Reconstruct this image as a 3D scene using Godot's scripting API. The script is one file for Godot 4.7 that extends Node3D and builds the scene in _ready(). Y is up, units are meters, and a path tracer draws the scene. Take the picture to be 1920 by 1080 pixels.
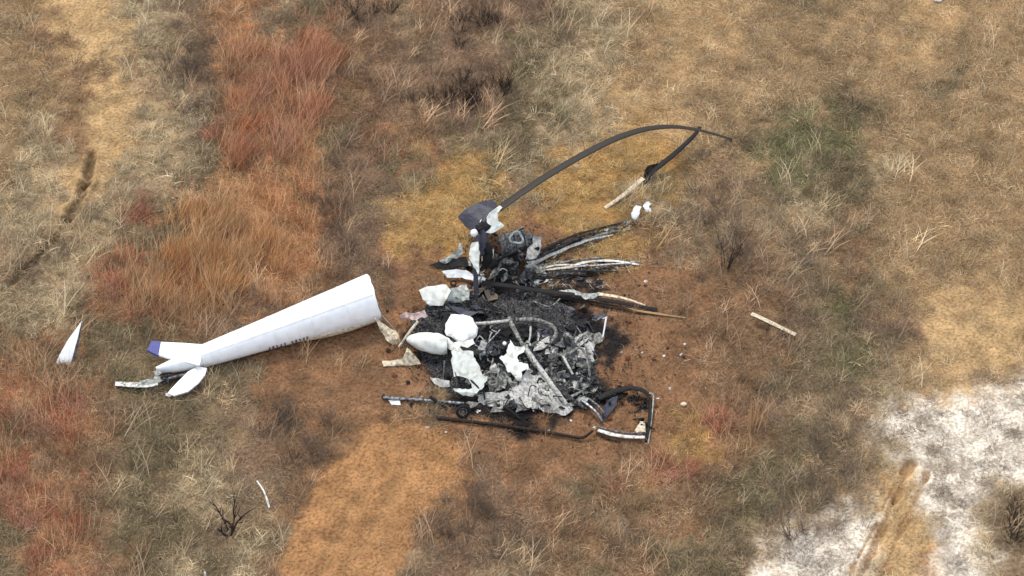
extends Node3D
# Aerial view of a burnt-out light helicopter lying in dry grassland.

const IMG_W := 1920.0
const IMG_H := 1080.0
var cam_pos := Vector3.ZERO
var cam_basis := Basis()
var tan_half := 0.0
var rng := RandomNumberGenerator.new()
var n_low := FastNoiseLite.new()
var n_mid := FastNoiseLite.new()
var n_fine := FastNoiseLite.new()
var n_warp := FastNoiseLite.new()
var n_warp2 := FastNoiseLite.new()
var n_tone := FastNoiseLite.new()
var ruts: Array = []
var M := {}
var used := {}

enum { TAN, PALE_TAN, STRAW, OLIVE, GREEN, BRUSH, THICKET, RUSSET, SEDGE, BROWN, CLAY, YELLOW, SOIL, SOOT, BEIGE, SAND }
# What covers the ground, one number of the list above for each 60 by 60 pixel field of the photograph.
const COVER: Array = [
	[0, 9, 9, 2, 2, 5, 5, 8, 5, 3, 6, 6, 5, 9, 6, 6, 6, 3, 2, 0, 1, 1, 1, 0, 0, 3, 0, 0, 1, 1, 0, 0],
	[0, 9, 9, 0, 2, 5, 6, 8, 7, 7, 9, 9, 6, 5, 6, 5, 3, 5, 2, 0, 0, 1, 1, 0, 0, 0, 0, 1, 1, 0, 0, 0],
	[0, 0, 9, 0, 5, 5, 6, 7, 7, 7, 9, 6, 6, 6, 6, 6, 3, 2, 2, 1, 0, 1, 0, 0, 0, 0, 0, 0, 0, 3, 0, 0],
	[0, 0, 9, 0, 2, 2, 5, 7, 7, 7, 9, 9, 6, 6, 6, 6, 3, 3, 2, 1, 1, 1, 0, 0, 0, 0, 3, 3, 0, 0, 0, 0],
	[0, 2, 9, 11, 2, 2, 3, 7, 7, 8, 3, 9, 7, 9, 3, 3, 3, 2, 1, 11, 11, 0, 0, 3, 4, 4, 4, 0, 0, 0, 0, 0],
	[0, 2, 5, 2, 2, 2, 3, 8, 8, 8, 6, 6, 3, 11, 11, 3, 2, 11, 11, 11, 11, 0, 6, 0, 4, 3, 3, 2, 0, 0, 0, 0],
	[2, 2, 5, 2, 7, 3, 7, 8, 8, 8, 6, 5, 11, 11, 11, 11, 12, 11, 11, 11, 2, 6, 5, 5, 2, 2, 3, 0, 0, 0, 0, 0],
	[2, 5, 2, 3, 3, 3, 8, 8, 8, 8, 6, 6, 11, 11, 11, 12, 12, 12, 11, 11, 9, 5, 5, 5, 5, 5, 9, 0, 0, 0, 0, 0],
	[5, 2, 2, 7, 7, 7, 8, 8, 8, 8, 6, 6, 12, 12, 12, 13, 12, 11, 12, 12, 12, 12, 12, 9, 5, 5, 9, 3, 0, 0, 0, 0],
	[2, 2, 3, 7, 7, 8, 8, 8, 6, 6, 6, 6, 12, 13, 13, 13, 13, 13, 12, 12, 12, 9, 12, 9, 9, 3, 4, 6, 0, 14, 14, 14],
	[3, 9, 9, 3, 3, 9, 6, 6, 12, 12, 12, 12, 12, 13, 13, 13, 13, 13, 12, 12, 12, 12, 9, 9, 6, 3, 3, 3, 6, 1, 14, 1],
	[7, 9, 9, 3, 3, 3, 3, 3, 12, 12, 12, 12, 12, 13, 13, 13, 13, 13, 13, 12, 12, 12, 9, 9, 3, 3, 4, 5, 0, 1, 1, 0],
	[7, 7, 7, 9, 3, 3, 5, 6, 12, 12, 12, 12, 12, 5, 13, 13, 13, 13, 13, 12, 12, 12, 9, 9, 6, 5, 5, 2, 14, 14, 14, 14],
	[9, 7, 7, 9, 3, 3, 3, 5, 6, 6, 9, 12, 12, 12, 12, 12, 12, 12, 12, 12, 12, 11, 7, 9, 9, 3, 5, 5, 2, 2, 2, 2],
	[7, 7, 9, 3, 3, 3, 2, 5, 6, 9, 9, 9, 9, 9, 10, 6, 12, 12, 12, 9, 7, 9, 9, 3, 3, 3, 5, 2, 2, 2, 2, 2],
	[7, 7, 9, 2, 3, 5, 2, 5, 5, 9, 9, 9, 9, 9, 12, 6, 12, 9, 3, 9, 0, 9, 3, 4, 3, 5, 5, 14, 14, 2, 2, 5],
	[3, 7, 9, 3, 3, 3, 5, 5, 3, 9, 9, 9, 9, 9, 6, 6, 6, 9, 9, 5, 9, 12, 3, 5, 5, 5, 14, 14, 14, 14, 2, 5],
	[3, 7, 7, 9, 3, 2, 3, 2, 9, 9, 9, 9, 5, 6, 6, 5, 5, 9, 3, 9, 3, 3, 3, 5, 5, 5, 5, 14, 14, 10, 2, 5],
]

# Base colours (sRGB of the material itself): ground under the plants, then three plant tones.
var ZC := {
	TAN: [Color8(153, 128, 96), [Color8(182, 153, 116), Color8(165, 139, 107), Color8(203, 179, 143)]],
	PALE_TAN: [Color8(171, 142, 104), [Color8(194, 162, 121), Color8(179, 149, 112), Color8(210, 185, 145)]],
	STRAW: [Color8(159, 138, 110), [Color8(191, 169, 134), Color8(175, 159, 130), Color8(217, 197, 161)]],
	OLIVE: [Color8(118, 103, 81), [Color8(143, 127, 99), Color8(130, 120, 92), Color8(172, 152, 124)]],
	GREEN: [Color8(106, 101, 73), [Color8(123, 123, 89), Color8(136, 131, 98), Color8(157, 144, 112)]],
	BRUSH: [Color8(142, 120, 93), [Color8(173, 151, 123), Color8(154, 137, 113), Color8(207, 180, 145)]],
	THICKET: [Color8(129, 105, 84), [Color8(163, 135, 110), Color8(147, 124, 105), Color8(194, 162, 129)]],
	RUSSET: [Color8(152, 115, 85), [Color8(204, 146, 112), Color8(189, 133, 104), Color8(217, 178, 134)]],
	SEDGE: [Color8(160, 122, 89), [Color8(210, 159, 116), Color8(191, 146, 109), Color8(227, 189, 144)]],
	BROWN: [Color8(134, 107, 81), [Color8(158, 127, 98), Color8(141, 114, 91), Color8(182, 152, 122)]],
	CLAY: [Color8(161, 121, 84), [Color8(155, 122, 85), Color8(141, 111, 80), Color8(172, 146, 108)]],
	YELLOW: [Color8(169, 132, 85), [Color8(189, 155, 102), Color8(176, 142, 91), Color8(198, 170, 122)]],
	SOIL: [Color8(136, 102, 76), [Color8(148, 117, 88), Color8(131, 102, 79), Color8(168, 139, 107)]],
	SOOT: [Color8(44, 40, 40), [Color8(70, 62, 58), Color8(50, 46, 46), Color8(96, 88, 82)]],
	BEIGE: [Color8(179, 149, 109), [Color8(182, 156, 117), Color8(169, 144, 106), Color8(196, 174, 138)]],
	SAND: [Color8(231, 221, 206), [Color8(170, 154, 136), Color8(134, 120, 106), Color8(206, 194, 178)]],
}
# density of [short grass, tall grass, twigs]
var ZD := {
	TAN: [1.0, 0.05, 0.02], PALE_TAN: [0.9, 0.03, 0.0], STRAW: [1.0, 0.22, 0.06], OLIVE: [1.0, 0.18, 0.12], GREEN: [1.1, 0.10, 0.05],
	BRUSH: [0.9, 0.15, 0.55], THICKET: [0.7, 0.20, 0.75], RUSSET: [0.5, 0.95, 0.12], SEDGE: [0.6, 0.85, 0.12], BROWN: [0.95, 0.25, 0.12], CLAY: [0.03, 0.0, 0.0],
	YELLOW: [0.8, 0.04, 0.0], SOIL: [0.35, 0.04, 0.03], SOOT: [0.0, 0.0, 0.0], BEIGE: [0.12, 0.0, 0.0], SAND: [0.38, 0.0, 0.12],
}

func _ready():
	rng.seed = 7
	# ---------------- camera, sky, sun, exposure
	var pitch := deg_to_rad(45.0)
	var dist := 42.5
	var fov := 15.0
	tan_half = tan(deg_to_rad(fov * 0.5))
	cam_pos = Vector3(0, dist * sin(pitch), dist * cos(pitch))
	cam_basis = Basis(Vector3.RIGHT, -pitch)
	var cam := Camera3D.new()
	cam.name = "camera"
	cam.transform = Transform3D(cam_basis, cam_pos)
	cam.fov = fov
	cam.near = 0.5
	cam.far = 3000.0
	add_child(cam)
	cam.current = true
	var sky_mat := ProceduralSkyMaterial.new()
	sky_mat.sky_top_color = Color(0.80, 0.84, 0.90)
	sky_mat.sky_horizon_color = Color(0.90, 0.91, 0.92)
	sky_mat.sky_curve = 0.2
	sky_mat.ground_bottom_color = Color(0.42, 0.36, 0.28)
	sky_mat.ground_horizon_color = Color(0.62, 0.58, 0.52)
	sky_mat.sun_angle_max = 0.0
	sky_mat.energy_multiplier = 0.84
	var sky := Sky.new()
	sky.sky_material = sky_mat
	var env := Environment.new()
	env.background_mode = Environment.BG_SKY
	env.sky = sky
	env.tonemap_mode = Environment.TONE_MAPPER_LINEAR
	env.tonemap_exposure = 2.02
	env.sdfgi_enabled = true
	env.ssao_enabled = true
	env.ssil_enabled = true
	var we := WorldEnvironment.new()
	we.name = "world_environment"
	we.environment = env
	add_child(we)
	var sun := DirectionalLight3D.new()
	sun.name = "sun"
	sun.light_color = Color(1.0, 0.965, 0.91)
	sun.light_energy = 0.5
	sun.light_angular_distance = 10.0
	sun.shadow_enabled = true
	add_child(sun)
	sun.look_at_from_position(Vector3(-4.5, 12, -6.0), Vector3.ZERO, Vector3.UP)

	setup_noise()
	setup_materials()
	make_ground()
	make_tail_boom()
	make_fin_fragment()
	make_main_rotor()
	make_broken_blades()
	make_engine_area()
	make_fuselage()
	make_white_panels()
	make_skids_and_nose()
	make_scattered_pieces()
	make_plants()
	make_grass()

# ---------------------------------------------------------------- geometry of the place
func setup_noise():
	var k := 0
	for a in [[n_low, 0.07], [n_mid, 0.45], [n_fine, 2.2], [n_warp, 0.35], [n_warp2, 1.3], [n_tone, 0.9]]:
		var n: FastNoiseLite = a[0]
		n.noise_type = FastNoiseLite.TYPE_SIMPLEX_SMOOTH
		n.frequency = a[1]
		n.fractal_type = FastNoiseLite.FRACTAL_FBM
		n.fractal_octaves = 3
		n.seed = 11 + k
		k += 1
	# wheel ruts and a foot track pressed into the ground: [from, to, half width, depth, rim]
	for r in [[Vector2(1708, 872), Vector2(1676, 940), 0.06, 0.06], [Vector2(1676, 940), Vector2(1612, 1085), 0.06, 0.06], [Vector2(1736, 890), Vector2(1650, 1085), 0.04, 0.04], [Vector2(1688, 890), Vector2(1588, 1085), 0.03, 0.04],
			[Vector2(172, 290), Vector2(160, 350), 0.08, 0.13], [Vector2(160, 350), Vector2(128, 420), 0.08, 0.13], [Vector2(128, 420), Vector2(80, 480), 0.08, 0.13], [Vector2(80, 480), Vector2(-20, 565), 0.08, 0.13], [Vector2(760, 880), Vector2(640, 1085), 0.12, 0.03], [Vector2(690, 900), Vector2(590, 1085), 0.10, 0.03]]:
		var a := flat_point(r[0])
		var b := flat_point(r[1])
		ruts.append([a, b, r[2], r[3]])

func ray(px: float, py: float) -> Vector3:
	return cam_basis * Vector3((px / IMG_W * 2.0 - 1.0) * tan_half * IMG_W / IMG_H, (1.0 - py / IMG_H * 2.0) * tan_half, -1.0)

func flat_point(p: Vector2) -> Vector2:
	var d := ray(p.x, p.y)
	var t := -cam_pos.y / d.y
	return Vector2(cam_pos.x + d.x * t, cam_pos.z + d.z * t)

func ground_y(x: float, z: float) -> float:
	var y := n_low.get_noise_2d(x, z) * 0.22 + n_mid.get_noise_2d(x, z) * 0.05
	for r in ruts:
		var a: Vector2 = r[0]
		var b: Vector2 = r[1]
		var w: float = r[2]
		if x < minf(a.x, b.x) - 0.5 or x > maxf(a.x, b.x) + 0.5 or z < minf(a.y, b.y) - 0.5 or z > maxf(a.y, b.y) + 0.5:
			continue
		var q := Vector2(x, z)
		var c := Geometry2D.get_closest_point_to_segment(q, a, b)
		var e := (q.distance_to(c) + n_mid.get_noise_2d(x * 3.0, z * 3.0) * 0.11) / w
		y += r[3] * (0.6 * exp(-pow((absf(e) - 2.0) / 0.8, 2.0)) - exp(-e * e))
	return y

# the point that lies h metres above the ground where the photograph shows this pixel
func P(px: float, py: float, h := 0.0) -> Vector3:
	var d := ray(px, py)
	var y := h
	var q := Vector3.ZERO
	for i in 5:
		var t := (y - cam_pos.y) / d.y
		q = cam_pos + d * t
		y = ground_y(q.x, q.z) + h
	return Vector3(q.x, y, q.z)

func pix(q: Vector3) -> Vector2:
	var l := cam_basis.inverse() * (q - cam_pos)
	if l.z > -1.0:
		return Vector2(-9999, -9999)
	return Vector2((l.x / -l.z / (tan_half * IMG_W / IMG_H) + 1.0) * 0.5 * IMG_W, (1.0 - l.y / -l.z / tan_half) * 0.5 * IMG_H)

func zone_at(c: int, r: int) -> int:
	c = posmod(c, 64)
	if c > 31: c = 63 - c
	r = posmod(r, 36)
	if r > 17: r = 35 - r
	return COVER[r][c]

# Patches with an edge of their own: cover, softness of the edge in pixels, outline in the photograph
var patches := [
	[SOOT, 34.0, [[1010, 548], [1062, 560], [1130, 590], [1168, 620], [1172, 655], [1135, 678], [1090, 650], [1040, 600]]],
	[SOOT, 22.0, [[1022, 545], [1050, 526], [1110, 520], [1150, 532], [1120, 546]]],
	[CLAY, 30.0, [[505, 1110], [548, 985], [585, 890], [650, 825], [735, 780], [850, 795], [872, 840], [835, 905], [790, 970], [745, 1110]]],
	[BEIGE, 80.0, [[150, 150], [275, 140], [268, 245], [205, 345], [130, 420], [95, 410], [150, 300]]],
	[BEIGE, 90.0, [[40, -60], [190, -60], [250, 60], [275, 160], [240, 250], [150, 240], [150, 150], [110, 80]]],
	[SAND, 80.0, [[1640, 760], [1700, 738], [1790, 742], [1850, 722], [1960, 690], [1980, 900], [1890, 905], [1850, 935], [1830, 1000], [1880, 1060], [1860, 1120], [1740, 1120], [1760, 1010], [1725, 930], [1740, 870], [1660, 845]]],
	[SAND, 84.0, [[1380, 1110], [1440, 1010], [1530, 965], [1640, 940], [1650, 985], [1600, 1110]]],
	[BEIGE, 40.0, [[1745, 555], [1960, 545], [1980, 690], [1850, 715], [1770, 700], [1725, 640]]],
	[BEIGE, 20.0, [[1640, 850], [1740, 860], [1735, 930], [1765, 1010], [1740, 1120], [1600, 1120], [1650, 985]]],
]
var patch_boxes: Array = []
# [cover, share] of the patch that a pixel lies in, or [-1, 0]
func patch_at(p: Vector2, x: float, z: float) -> Array:
	if patch_boxes.is_empty():
		for q in patches:
			var poly := PackedVector2Array()
			var box := Rect2(Vector2(q[2][0][0], q[2][0][1]), Vector2.ZERO)
			for v in q[2]:
				poly.append(Vector2(v[0], v[1]))
				box = box.expand(Vector2(v[0], v[1]))
			patch_boxes.append([box.grow(60.0), poly])
	for i in patches.size():
		if not patch_boxes[i][0].has_point(p): continue
		var w: Vector2 = p + Vector2(n_warp2.get_noise_2d(x, z), n_warp2.get_noise_2d(x + 33.0, z)) * (34.0 if patches[i][0] != CLAY else 20.0) + Vector2(n_fine.get_noise_2d(x, z), n_fine.get_noise_2d(x, z + 50.0)) * (26.0 if patches[i][0] != CLAY else 14.0)
		var poly: PackedVector2Array = patch_boxes[i][1]
		var d := 1e9
		for k in poly.size():
			d = minf(d, w.distance_to(Geometry2D.get_closest_point_to_segment(w, poly[k], poly[(k + 1) % poly.size()])))
		if not Geometry2D.is_point_in_polygon(w, poly): d = -d
		var s := smoothstep(-0.5 * patches[i][1], 0.5 * patches[i][1], d)
		if s > 0.0: return [patches[i][0], s]
	return [-1, 0.0]

# field coordinates of a place on the ground, with a wandering edge
func field(x: float, z: float) -> Vector2:
	var p := pix(Vector3(x, 0, z))
	if p.x < -5000 or p.y < -1500:
		return Vector2(-999, -999)
	var wx := n_warp.get_noise_2d(x, z) * 0.9 + n_warp2.get_noise_2d(x, z) * 0.6 + n_fine.get_noise_2d(x - 40.0, z) * 0.3
	var wy := n_warp.get_noise_2d(x + 57.0, z - 31.0) * 0.9 + n_warp2.get_noise_2d(x - 23.0, z + 71.0) * 0.6 + n_fine.get_noise_2d(x, z + 40.0) * 0.3
	return Vector2(p.x / 60.0 - 0.5 + wx, p.y / 60.0 - 0.5 + wy)

func zone_pick(x: float, z: float, u: float, v: float) -> int:
	var f := field(x, z)
	if f.x < -900: return TAN
	var pa := patch_at(pix(Vector3(x, 0, z)), x, z)
	if u * 0.5 + v * 0.5 < pa[1]: return pa[0]
	var c := int(floor(f.x)) + (1 if u < (f.x - floor(f.x)) else 0)
	var r := int(floor(f.y)) + (1 if v < (f.y - floor(f.y)) else 0)
	return zone_at(c, r)

func ground_color(x: float, z: float) -> Color:
	var f := field(x, z)
	if f.x < -900:
		return ZC[TAN][0]
	var c := int(floor(f.x))
	var r := int(floor(f.y))
	var u := smoothstep(0.2, 0.8, f.x - c)
	var v := smoothstep(0.2, 0.8, f.y - r)
	var a: Color = ZC[zone_at(c, r)][0]
	var b: Color = ZC[zone_at(c + 1, r)][0]
	var d: Color = ZC[zone_at(c, r + 1)][0]
	var e: Color = ZC[zone_at(c + 1, r + 1)][0]
	var col := a.lerp(b, u).lerp(d.lerp(e, u), v)
	var pa := patch_at(pix(Vector3(x, 0, z)), x, z)
	if pa[1] > 0.0: col = col.lerp(ZC[pa[0]][0], pa[1])
	return col.lerp(Color8(112, 94, 72) if x < -7.0 else Color8(150, 118, 84), (0.75 if absf(x) > 5.5 else 0.3) * rut_at(x, z))  # foot track: groove shade painted in as darker brown; other ruts are bare soil

# how far a place lies in the bare bottom of a rut
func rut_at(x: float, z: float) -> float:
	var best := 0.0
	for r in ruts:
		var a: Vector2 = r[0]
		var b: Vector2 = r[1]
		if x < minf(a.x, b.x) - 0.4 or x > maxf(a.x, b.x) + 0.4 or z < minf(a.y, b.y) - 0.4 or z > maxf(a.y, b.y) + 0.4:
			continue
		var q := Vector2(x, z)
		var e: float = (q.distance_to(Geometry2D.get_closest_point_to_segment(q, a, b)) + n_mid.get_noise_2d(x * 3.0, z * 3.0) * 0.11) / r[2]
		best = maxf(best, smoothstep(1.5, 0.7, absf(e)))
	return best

# ---------------------------------------------------------------- node helpers
func numbered(called: String) -> String:
	if not used.has(called):
		used[called] = 0
		return called
	used[called] += 1
	return "%s_%03d" % [called, used[called]]

func tag(o: Node3D, label: String, category: String, group := "", kind := ""):
	o.set_meta("label", label)
	o.set_meta("category", category)
	if group: o.set_meta("group", group)
	o.set_meta("kind", kind if kind else "thing")

func thing(called: String, at: Vector3, label: String, category: String, group := "") -> Node3D:
	var o := Node3D.new()
	o.name = numbered(called)
	o.position = at
	add_child(o)
	tag(o, label, category, group)
	return o

# one mesh: shapes are written in world coordinates and moved to the parent's base
func put(called: String, mesh: Mesh, m: Material, parent: Node3D = null) -> MeshInstance3D:
	var o := MeshInstance3D.new()
	o.mesh = mesh
	o.material_override = m
	if parent == null or parent == self:
		o.name = numbered(called)
		add_child(o)
	else:
		o.name = called
		parent.add_child(o, true)
		var base := Vector3.ZERO
		var q: Node = parent
		while q != self and q is Node3D:
			base += q.position
			q = q.get_parent()
		o.position = -base
	return o

func solo(called: String, mesh: Mesh, m: Material, label: String, category: String, group := "") -> MeshInstance3D:
	var o := put(called, mesh, m)
	tag(o, label, category, group)
	return o

func quad(st: SurfaceTool, a: Vector3, b: Vector3, c: Vector3, d: Vector3):
	for v in [a, b, c, a, c, d]:
		st.add_vertex(v)

func done(st: SurfaceTool) -> ArrayMesh:
	st.generate_normals()
	return st.commit()

# surface through rings of points; rings all of one size
func loft(rings: Array, smooth := true, cap_a := true, cap_b := true, st: SurfaceTool = null) -> SurfaceTool:
	if st == null:
		st = SurfaceTool.new()
		st.begin(Mesh.PRIMITIVE_TRIANGLES)
	st.set_smooth_group(1 if smooth else -1)
	var n: int = rings[0].size()
	for i in rings.size() - 1:
		for j in n:
			var k := (j + 1) % n
			quad(st, rings[i][j], rings[i][k], rings[i + 1][k], rings[i + 1][j])
	st.set_smooth_group(-1)
	for e in [[cap_a, 0], [cap_b, rings.size() - 1]]:
		if not e[0]: continue
		var ring = rings[e[1]]
		var c := Vector3.ZERO
		for q in ring: c += q
		c /= n
		for j in n:
			var k := (j + 1) % n
			if e[1] == 0:
				st.add_vertex(c); st.add_vertex(ring[k]); st.add_vertex(ring[j])
			else:
				st.add_vertex(c); st.add_vertex(ring[j]); st.add_vertex(ring[k])
	return st

func smooth_line(pts: Array, steps := 5) -> Array:
	var out: Array = []
	for i in pts.size() - 1:
		var p0: Vector3 = pts[maxi(i - 1, 0)]
		var p1: Vector3 = pts[i]
		var p2: Vector3 = pts[i + 1]
		var p3: Vector3 = pts[mini(i + 2, pts.size() - 1)]
		for s in steps:
			out.append(p1.cubic_interpolate(p2, p0, p3, float(s) / steps))
	out.append(pts[-1])
	return out

func frames(pts: Array) -> Array:
	var out: Array = []
	var side := Vector3.ZERO
	for i in pts.size():
		var t: Vector3 = (pts[mini(i + 1, pts.size() - 1)] - pts[maxi(i - 1, 0)]).normalized()
		if i == 0:
			side = t.cross(Vector3.UP)
			if side.length() < 0.05: side = t.cross(Vector3.RIGHT)
		side = (side - t * side.dot(t)).normalized()
		out.append([side, side.cross(t).normalized(), t])
	return out

func tube(pts: Array, r0: float, r1 := -1.0, sides := 8, st: SurfaceTool = null, rough := 0.0) -> SurfaceTool:
	if r1 < 0: r1 = r0
	var fr := frames(pts)
	var rings: Array = []
	for i in pts.size():
		var r := lerpf(r0, r1, float(i) / maxi(pts.size() - 1, 1))
		var ring: Array = []
		for j in sides:
			var a := TAU * j / sides
			var rr := r * (1.0 + rough * rng.randf_range(-1, 1))
			ring.append(pts[i] + (fr[i][0] * cos(a) + fr[i][1] * sin(a)) * rr)
		rings.append(ring)
	return loft(rings, true, true, true, st)

# a flat bar with an aerofoil-like section; chords are full-width vectors
func wing(pts: Array, chords: Array, thick: float, rough := 0.0) -> SurfaceTool:
	var fr := frames(pts)
	var rings: Array = []
	for i in pts.size():
		var ch: Vector3 = chords[i]
		var n: Vector3 = ch.cross(fr[i][2]).normalized()
		var ring: Array = []
		for q in [[-0.5, 0.0], [-0.4, 0.42], [-0.15, 0.5], [0.2, 0.36], [0.5, 0.06], [0.5, -0.06], [0.2, -0.3], [-0.15, -0.42], [-0.4, -0.36]]:
			ring.append(pts[i] + ch * (q[0] + rough * rng.randf_range(-1, 1)) + n * thick * q[1])
		rings.append(ring)
	return loft(rings)

# Sheet of metal: an outline of [px, py, height above ground], its own thickness, dents and ragged edge
func sheet(outline: Array, thick := 0.012, bump := 0.0, ragged := 0.0, cell := 10.0, hole: Array = [], tone: FastNoiseLite = null) -> ArrayMesh:
	var poly := PackedVector2Array()
	var hs: Array = []
	for i in outline.size():
		var a = outline[i]
		var b = outline[(i + 1) % outline.size()]
		var pa := Vector2(a[0], a[1])
		var pb := Vector2(b[0], b[1])
		var n := maxi(1, int(round(pa.distance_to(pb) / cell)))
		for k in n:
			var t := float(k) / n
			var p := pa.lerp(pb, t)
			if k > 0 or ragged > 0.0:
				p += Vector2(rng.randf_range(-1, 1), rng.randf_range(-1, 1)) * ragged
			poly.append(p)
			hs.append(lerpf(a[2], b[2], t))
	var pts := PackedVector2Array(poly)
	var hh := hs.duplicate()
	var lo := poly[0]
	var hi := poly[0]
	for p in poly:
		lo = lo.min(p)
		hi = hi.max(p)
	var y := lo.y + cell * 0.5
	while y < hi.y:
		var x := lo.x + cell * 0.5
		while x < hi.x:
			var p := Vector2(x, y) + Vector2(rng.randf_range(-1, 1), rng.randf_range(-1, 1)) * cell * 0.3
			var near := 1e9
			var ws := 0.0
			var s := 0.0
			for i in poly.size():
				var d := poly[i].distance_to(p)
				near = minf(near, d)
				var w := 1.0 / (d * d + 4.0)
				ws += w
				s += w * hs[i]
			if near > cell * 0.5 and Geometry2D.is_point_in_polygon(p, poly):
				pts.append(p)
				hh.append(s / ws)
			x += cell
		y += cell
	var tri := Geometry2D.triangulate_delaunay(pts)
	var top: Array = []
	for i in pts.size():
		var q := P(pts[i].x, pts[i].y, hh[i])
		top.append(q)
	# tilt of the whole sheet
	var nrm := Vector3.ZERO
	var keep: Array = []
	for i in range(0, tri.size(), 3):
		var c := (pts[tri[i]] + pts[tri[i + 1]] + pts[tri[i + 2]]) / 3.0
		if not Geometry2D.is_point_in_polygon(c, poly): continue
		if hole.size() > 0 and Geometry2D.is_point_in_polygon(c, PackedVector2Array(hole)): continue
		keep.append([tri[i], tri[i + 1], tri[i + 2]])
		var f: Vector3 = (top[tri[i + 1]] - top[tri[i]]).cross(top[tri[i + 2]] - top[tri[i]])
		if f.dot(cam_pos - top[tri[i]]) < 0: f = -f
		nrm += f
	nrm = nrm.normalized()
	for i in top.size():
		top[i] += nrm * bump * (n_fine.get_noise_3d(top[i].x * 1.3, top[i].y, top[i].z * 1.3) * 1.6 + rng.randf_range(-0.35, 0.35))
	var st := SurfaceTool.new()
	st.begin(Mesh.PRIMITIVE_TRIANGLES)
	st.set_smooth_group(-1 if bump > 0.0 else 1)
	var edges := {}
	var down := -nrm * thick
	for t in keep:
		var a: Vector3 = top[t[0]]
		var b: Vector3 = top[t[1]]
		var c: Vector3 = top[t[2]]
		var o: Array = t
		if (b - a).cross(c - a).dot(nrm) > 0:
			o = [t[0], t[2], t[1]]
		for k in [0, 1, 2]: st.add_vertex(top[o[k]])
		for e in [[o[0], o[1]], [o[1], o[2]], [o[2], o[0]]]:
			var key := Vector2i(mini(e[0], e[1]), maxi(e[0], e[1]))
			if edges.has(key): edges[key] = null
			else: edges[key] = e
	st.set_smooth_group(-1 if bump > 0.0 else 2)
	for t in keep:
		var o: Array = t
		if (top[t[1]] - top[t[0]]).cross(top[t[2]] - top[t[0]]).dot(nrm) < 0:
			o = [t[0], t[2], t[1]]
		for k in [0, 1, 2]: st.add_vertex(top[o[k]] + down)
	st.set_smooth_group(-1)
	for key in edges:
		var e = edges[key]
		if e == null: continue
		quad(st, top[e[0]], top[e[0]] + down, top[e[1]] + down, top[e[1]])
	return done(st)

func blob(center: Vector3, radii: Vector3, turn: Basis, dent := 0.0, segs := 22, rows := 14) -> ArrayMesh:
	var rings: Array = []
	for i in rows + 1:
		var lat := PI * (float(i) / rows) * 0.985 + 0.02
		var ring: Array = []
		for j in segs:
			var a := TAU * j / segs
			var d := Vector3(sin(lat) * cos(a), cos(lat), sin(lat) * sin(a))
			var r := 1.0 + dent * n_fine.get_noise_3d(d.x + center.x, d.y, d.z + center.z)
			ring.append(center + turn * (d * radii * r))
		rings.append(ring)
	return done(loft(rings))

func ring_shape(center: Vector3, axis: Vector3, R: float, r: float, segs := 26, sides := 9, wob := 0.0) -> ArrayMesh:
	var u := axis.cross(Vector3.UP)
	if u.length() < 0.05: u = axis.cross(Vector3.RIGHT)
	u = u.normalized()
	var v := axis.cross(u).normalized()
	var rings: Array = []
	for i in segs + 1:
		var a := TAU * i / segs
		var d := u * cos(a) + v * sin(a)
		var rr := R * (1.0 + wob * sin(a * 3.0 + 1.0))
		var ring: Array = []
		for j in sides:
			var b := TAU * j / sides
			ring.append(center + d * (rr + r * cos(b)) + axis * r * sin(b))
		rings.append(ring)
	return done(loft(rings, true, false, false))

func line(pp: Array, steps := 4) -> Array:
	var out: Array = []
	for p in pp: out.append(P(p[0], p[1], p[2]))
	return smooth_line(out, steps)

# ---------------------------------------------------------------- materials
func noise_tex(freq: float, seed_no: int, stops: Array, size := 256, octaves := 5, normal := false, bump := 4.0) -> NoiseTexture2D:
	var n := FastNoiseLite.new()
	n.noise_type = FastNoiseLite.TYPE_SIMPLEX_SMOOTH
	n.frequency = freq
	n.fractal_octaves = octaves
	n.seed = seed_no
	var t := NoiseTexture2D.new()
	t.width = size
	t.height = size
	t.seamless = true
	t.noise = n
	t.generate_mipmaps = false
	if normal:
		t.as_normal_map = true
		t.bump_strength = bump
	else:
		var g := Gradient.new()
		var offs := PackedFloat32Array()
		var cols := PackedColorArray()
		for s in stops:
			offs.append(s[0])
			cols.append(s[1])
		g.offsets = offs
		g.colors = cols
		t.color_ramp = g
	return t

func grey(v: int, warm := 0) -> Color:
	return Color8(v + warm, v, v - warm)

func mat(key: String, color: Color, rough: float, metal := 0.0, tex: Texture2D = null, scale := 2.0) -> StandardMaterial3D:
	var m := StandardMaterial3D.new()
	m.albedo_color = color
	m.roughness = rough
	m.metallic = metal
	m.metallic_specular = 0.4
	if tex:
		m.albedo_texture = tex
		m.uv1_triplanar = true
		m.uv1_world_triplanar = true
		m.uv1_scale = Vector3.ONE * scale
	m.cull_mode = BaseMaterial3D.CULL_DISABLED
	M[key] = m
	return m

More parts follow.
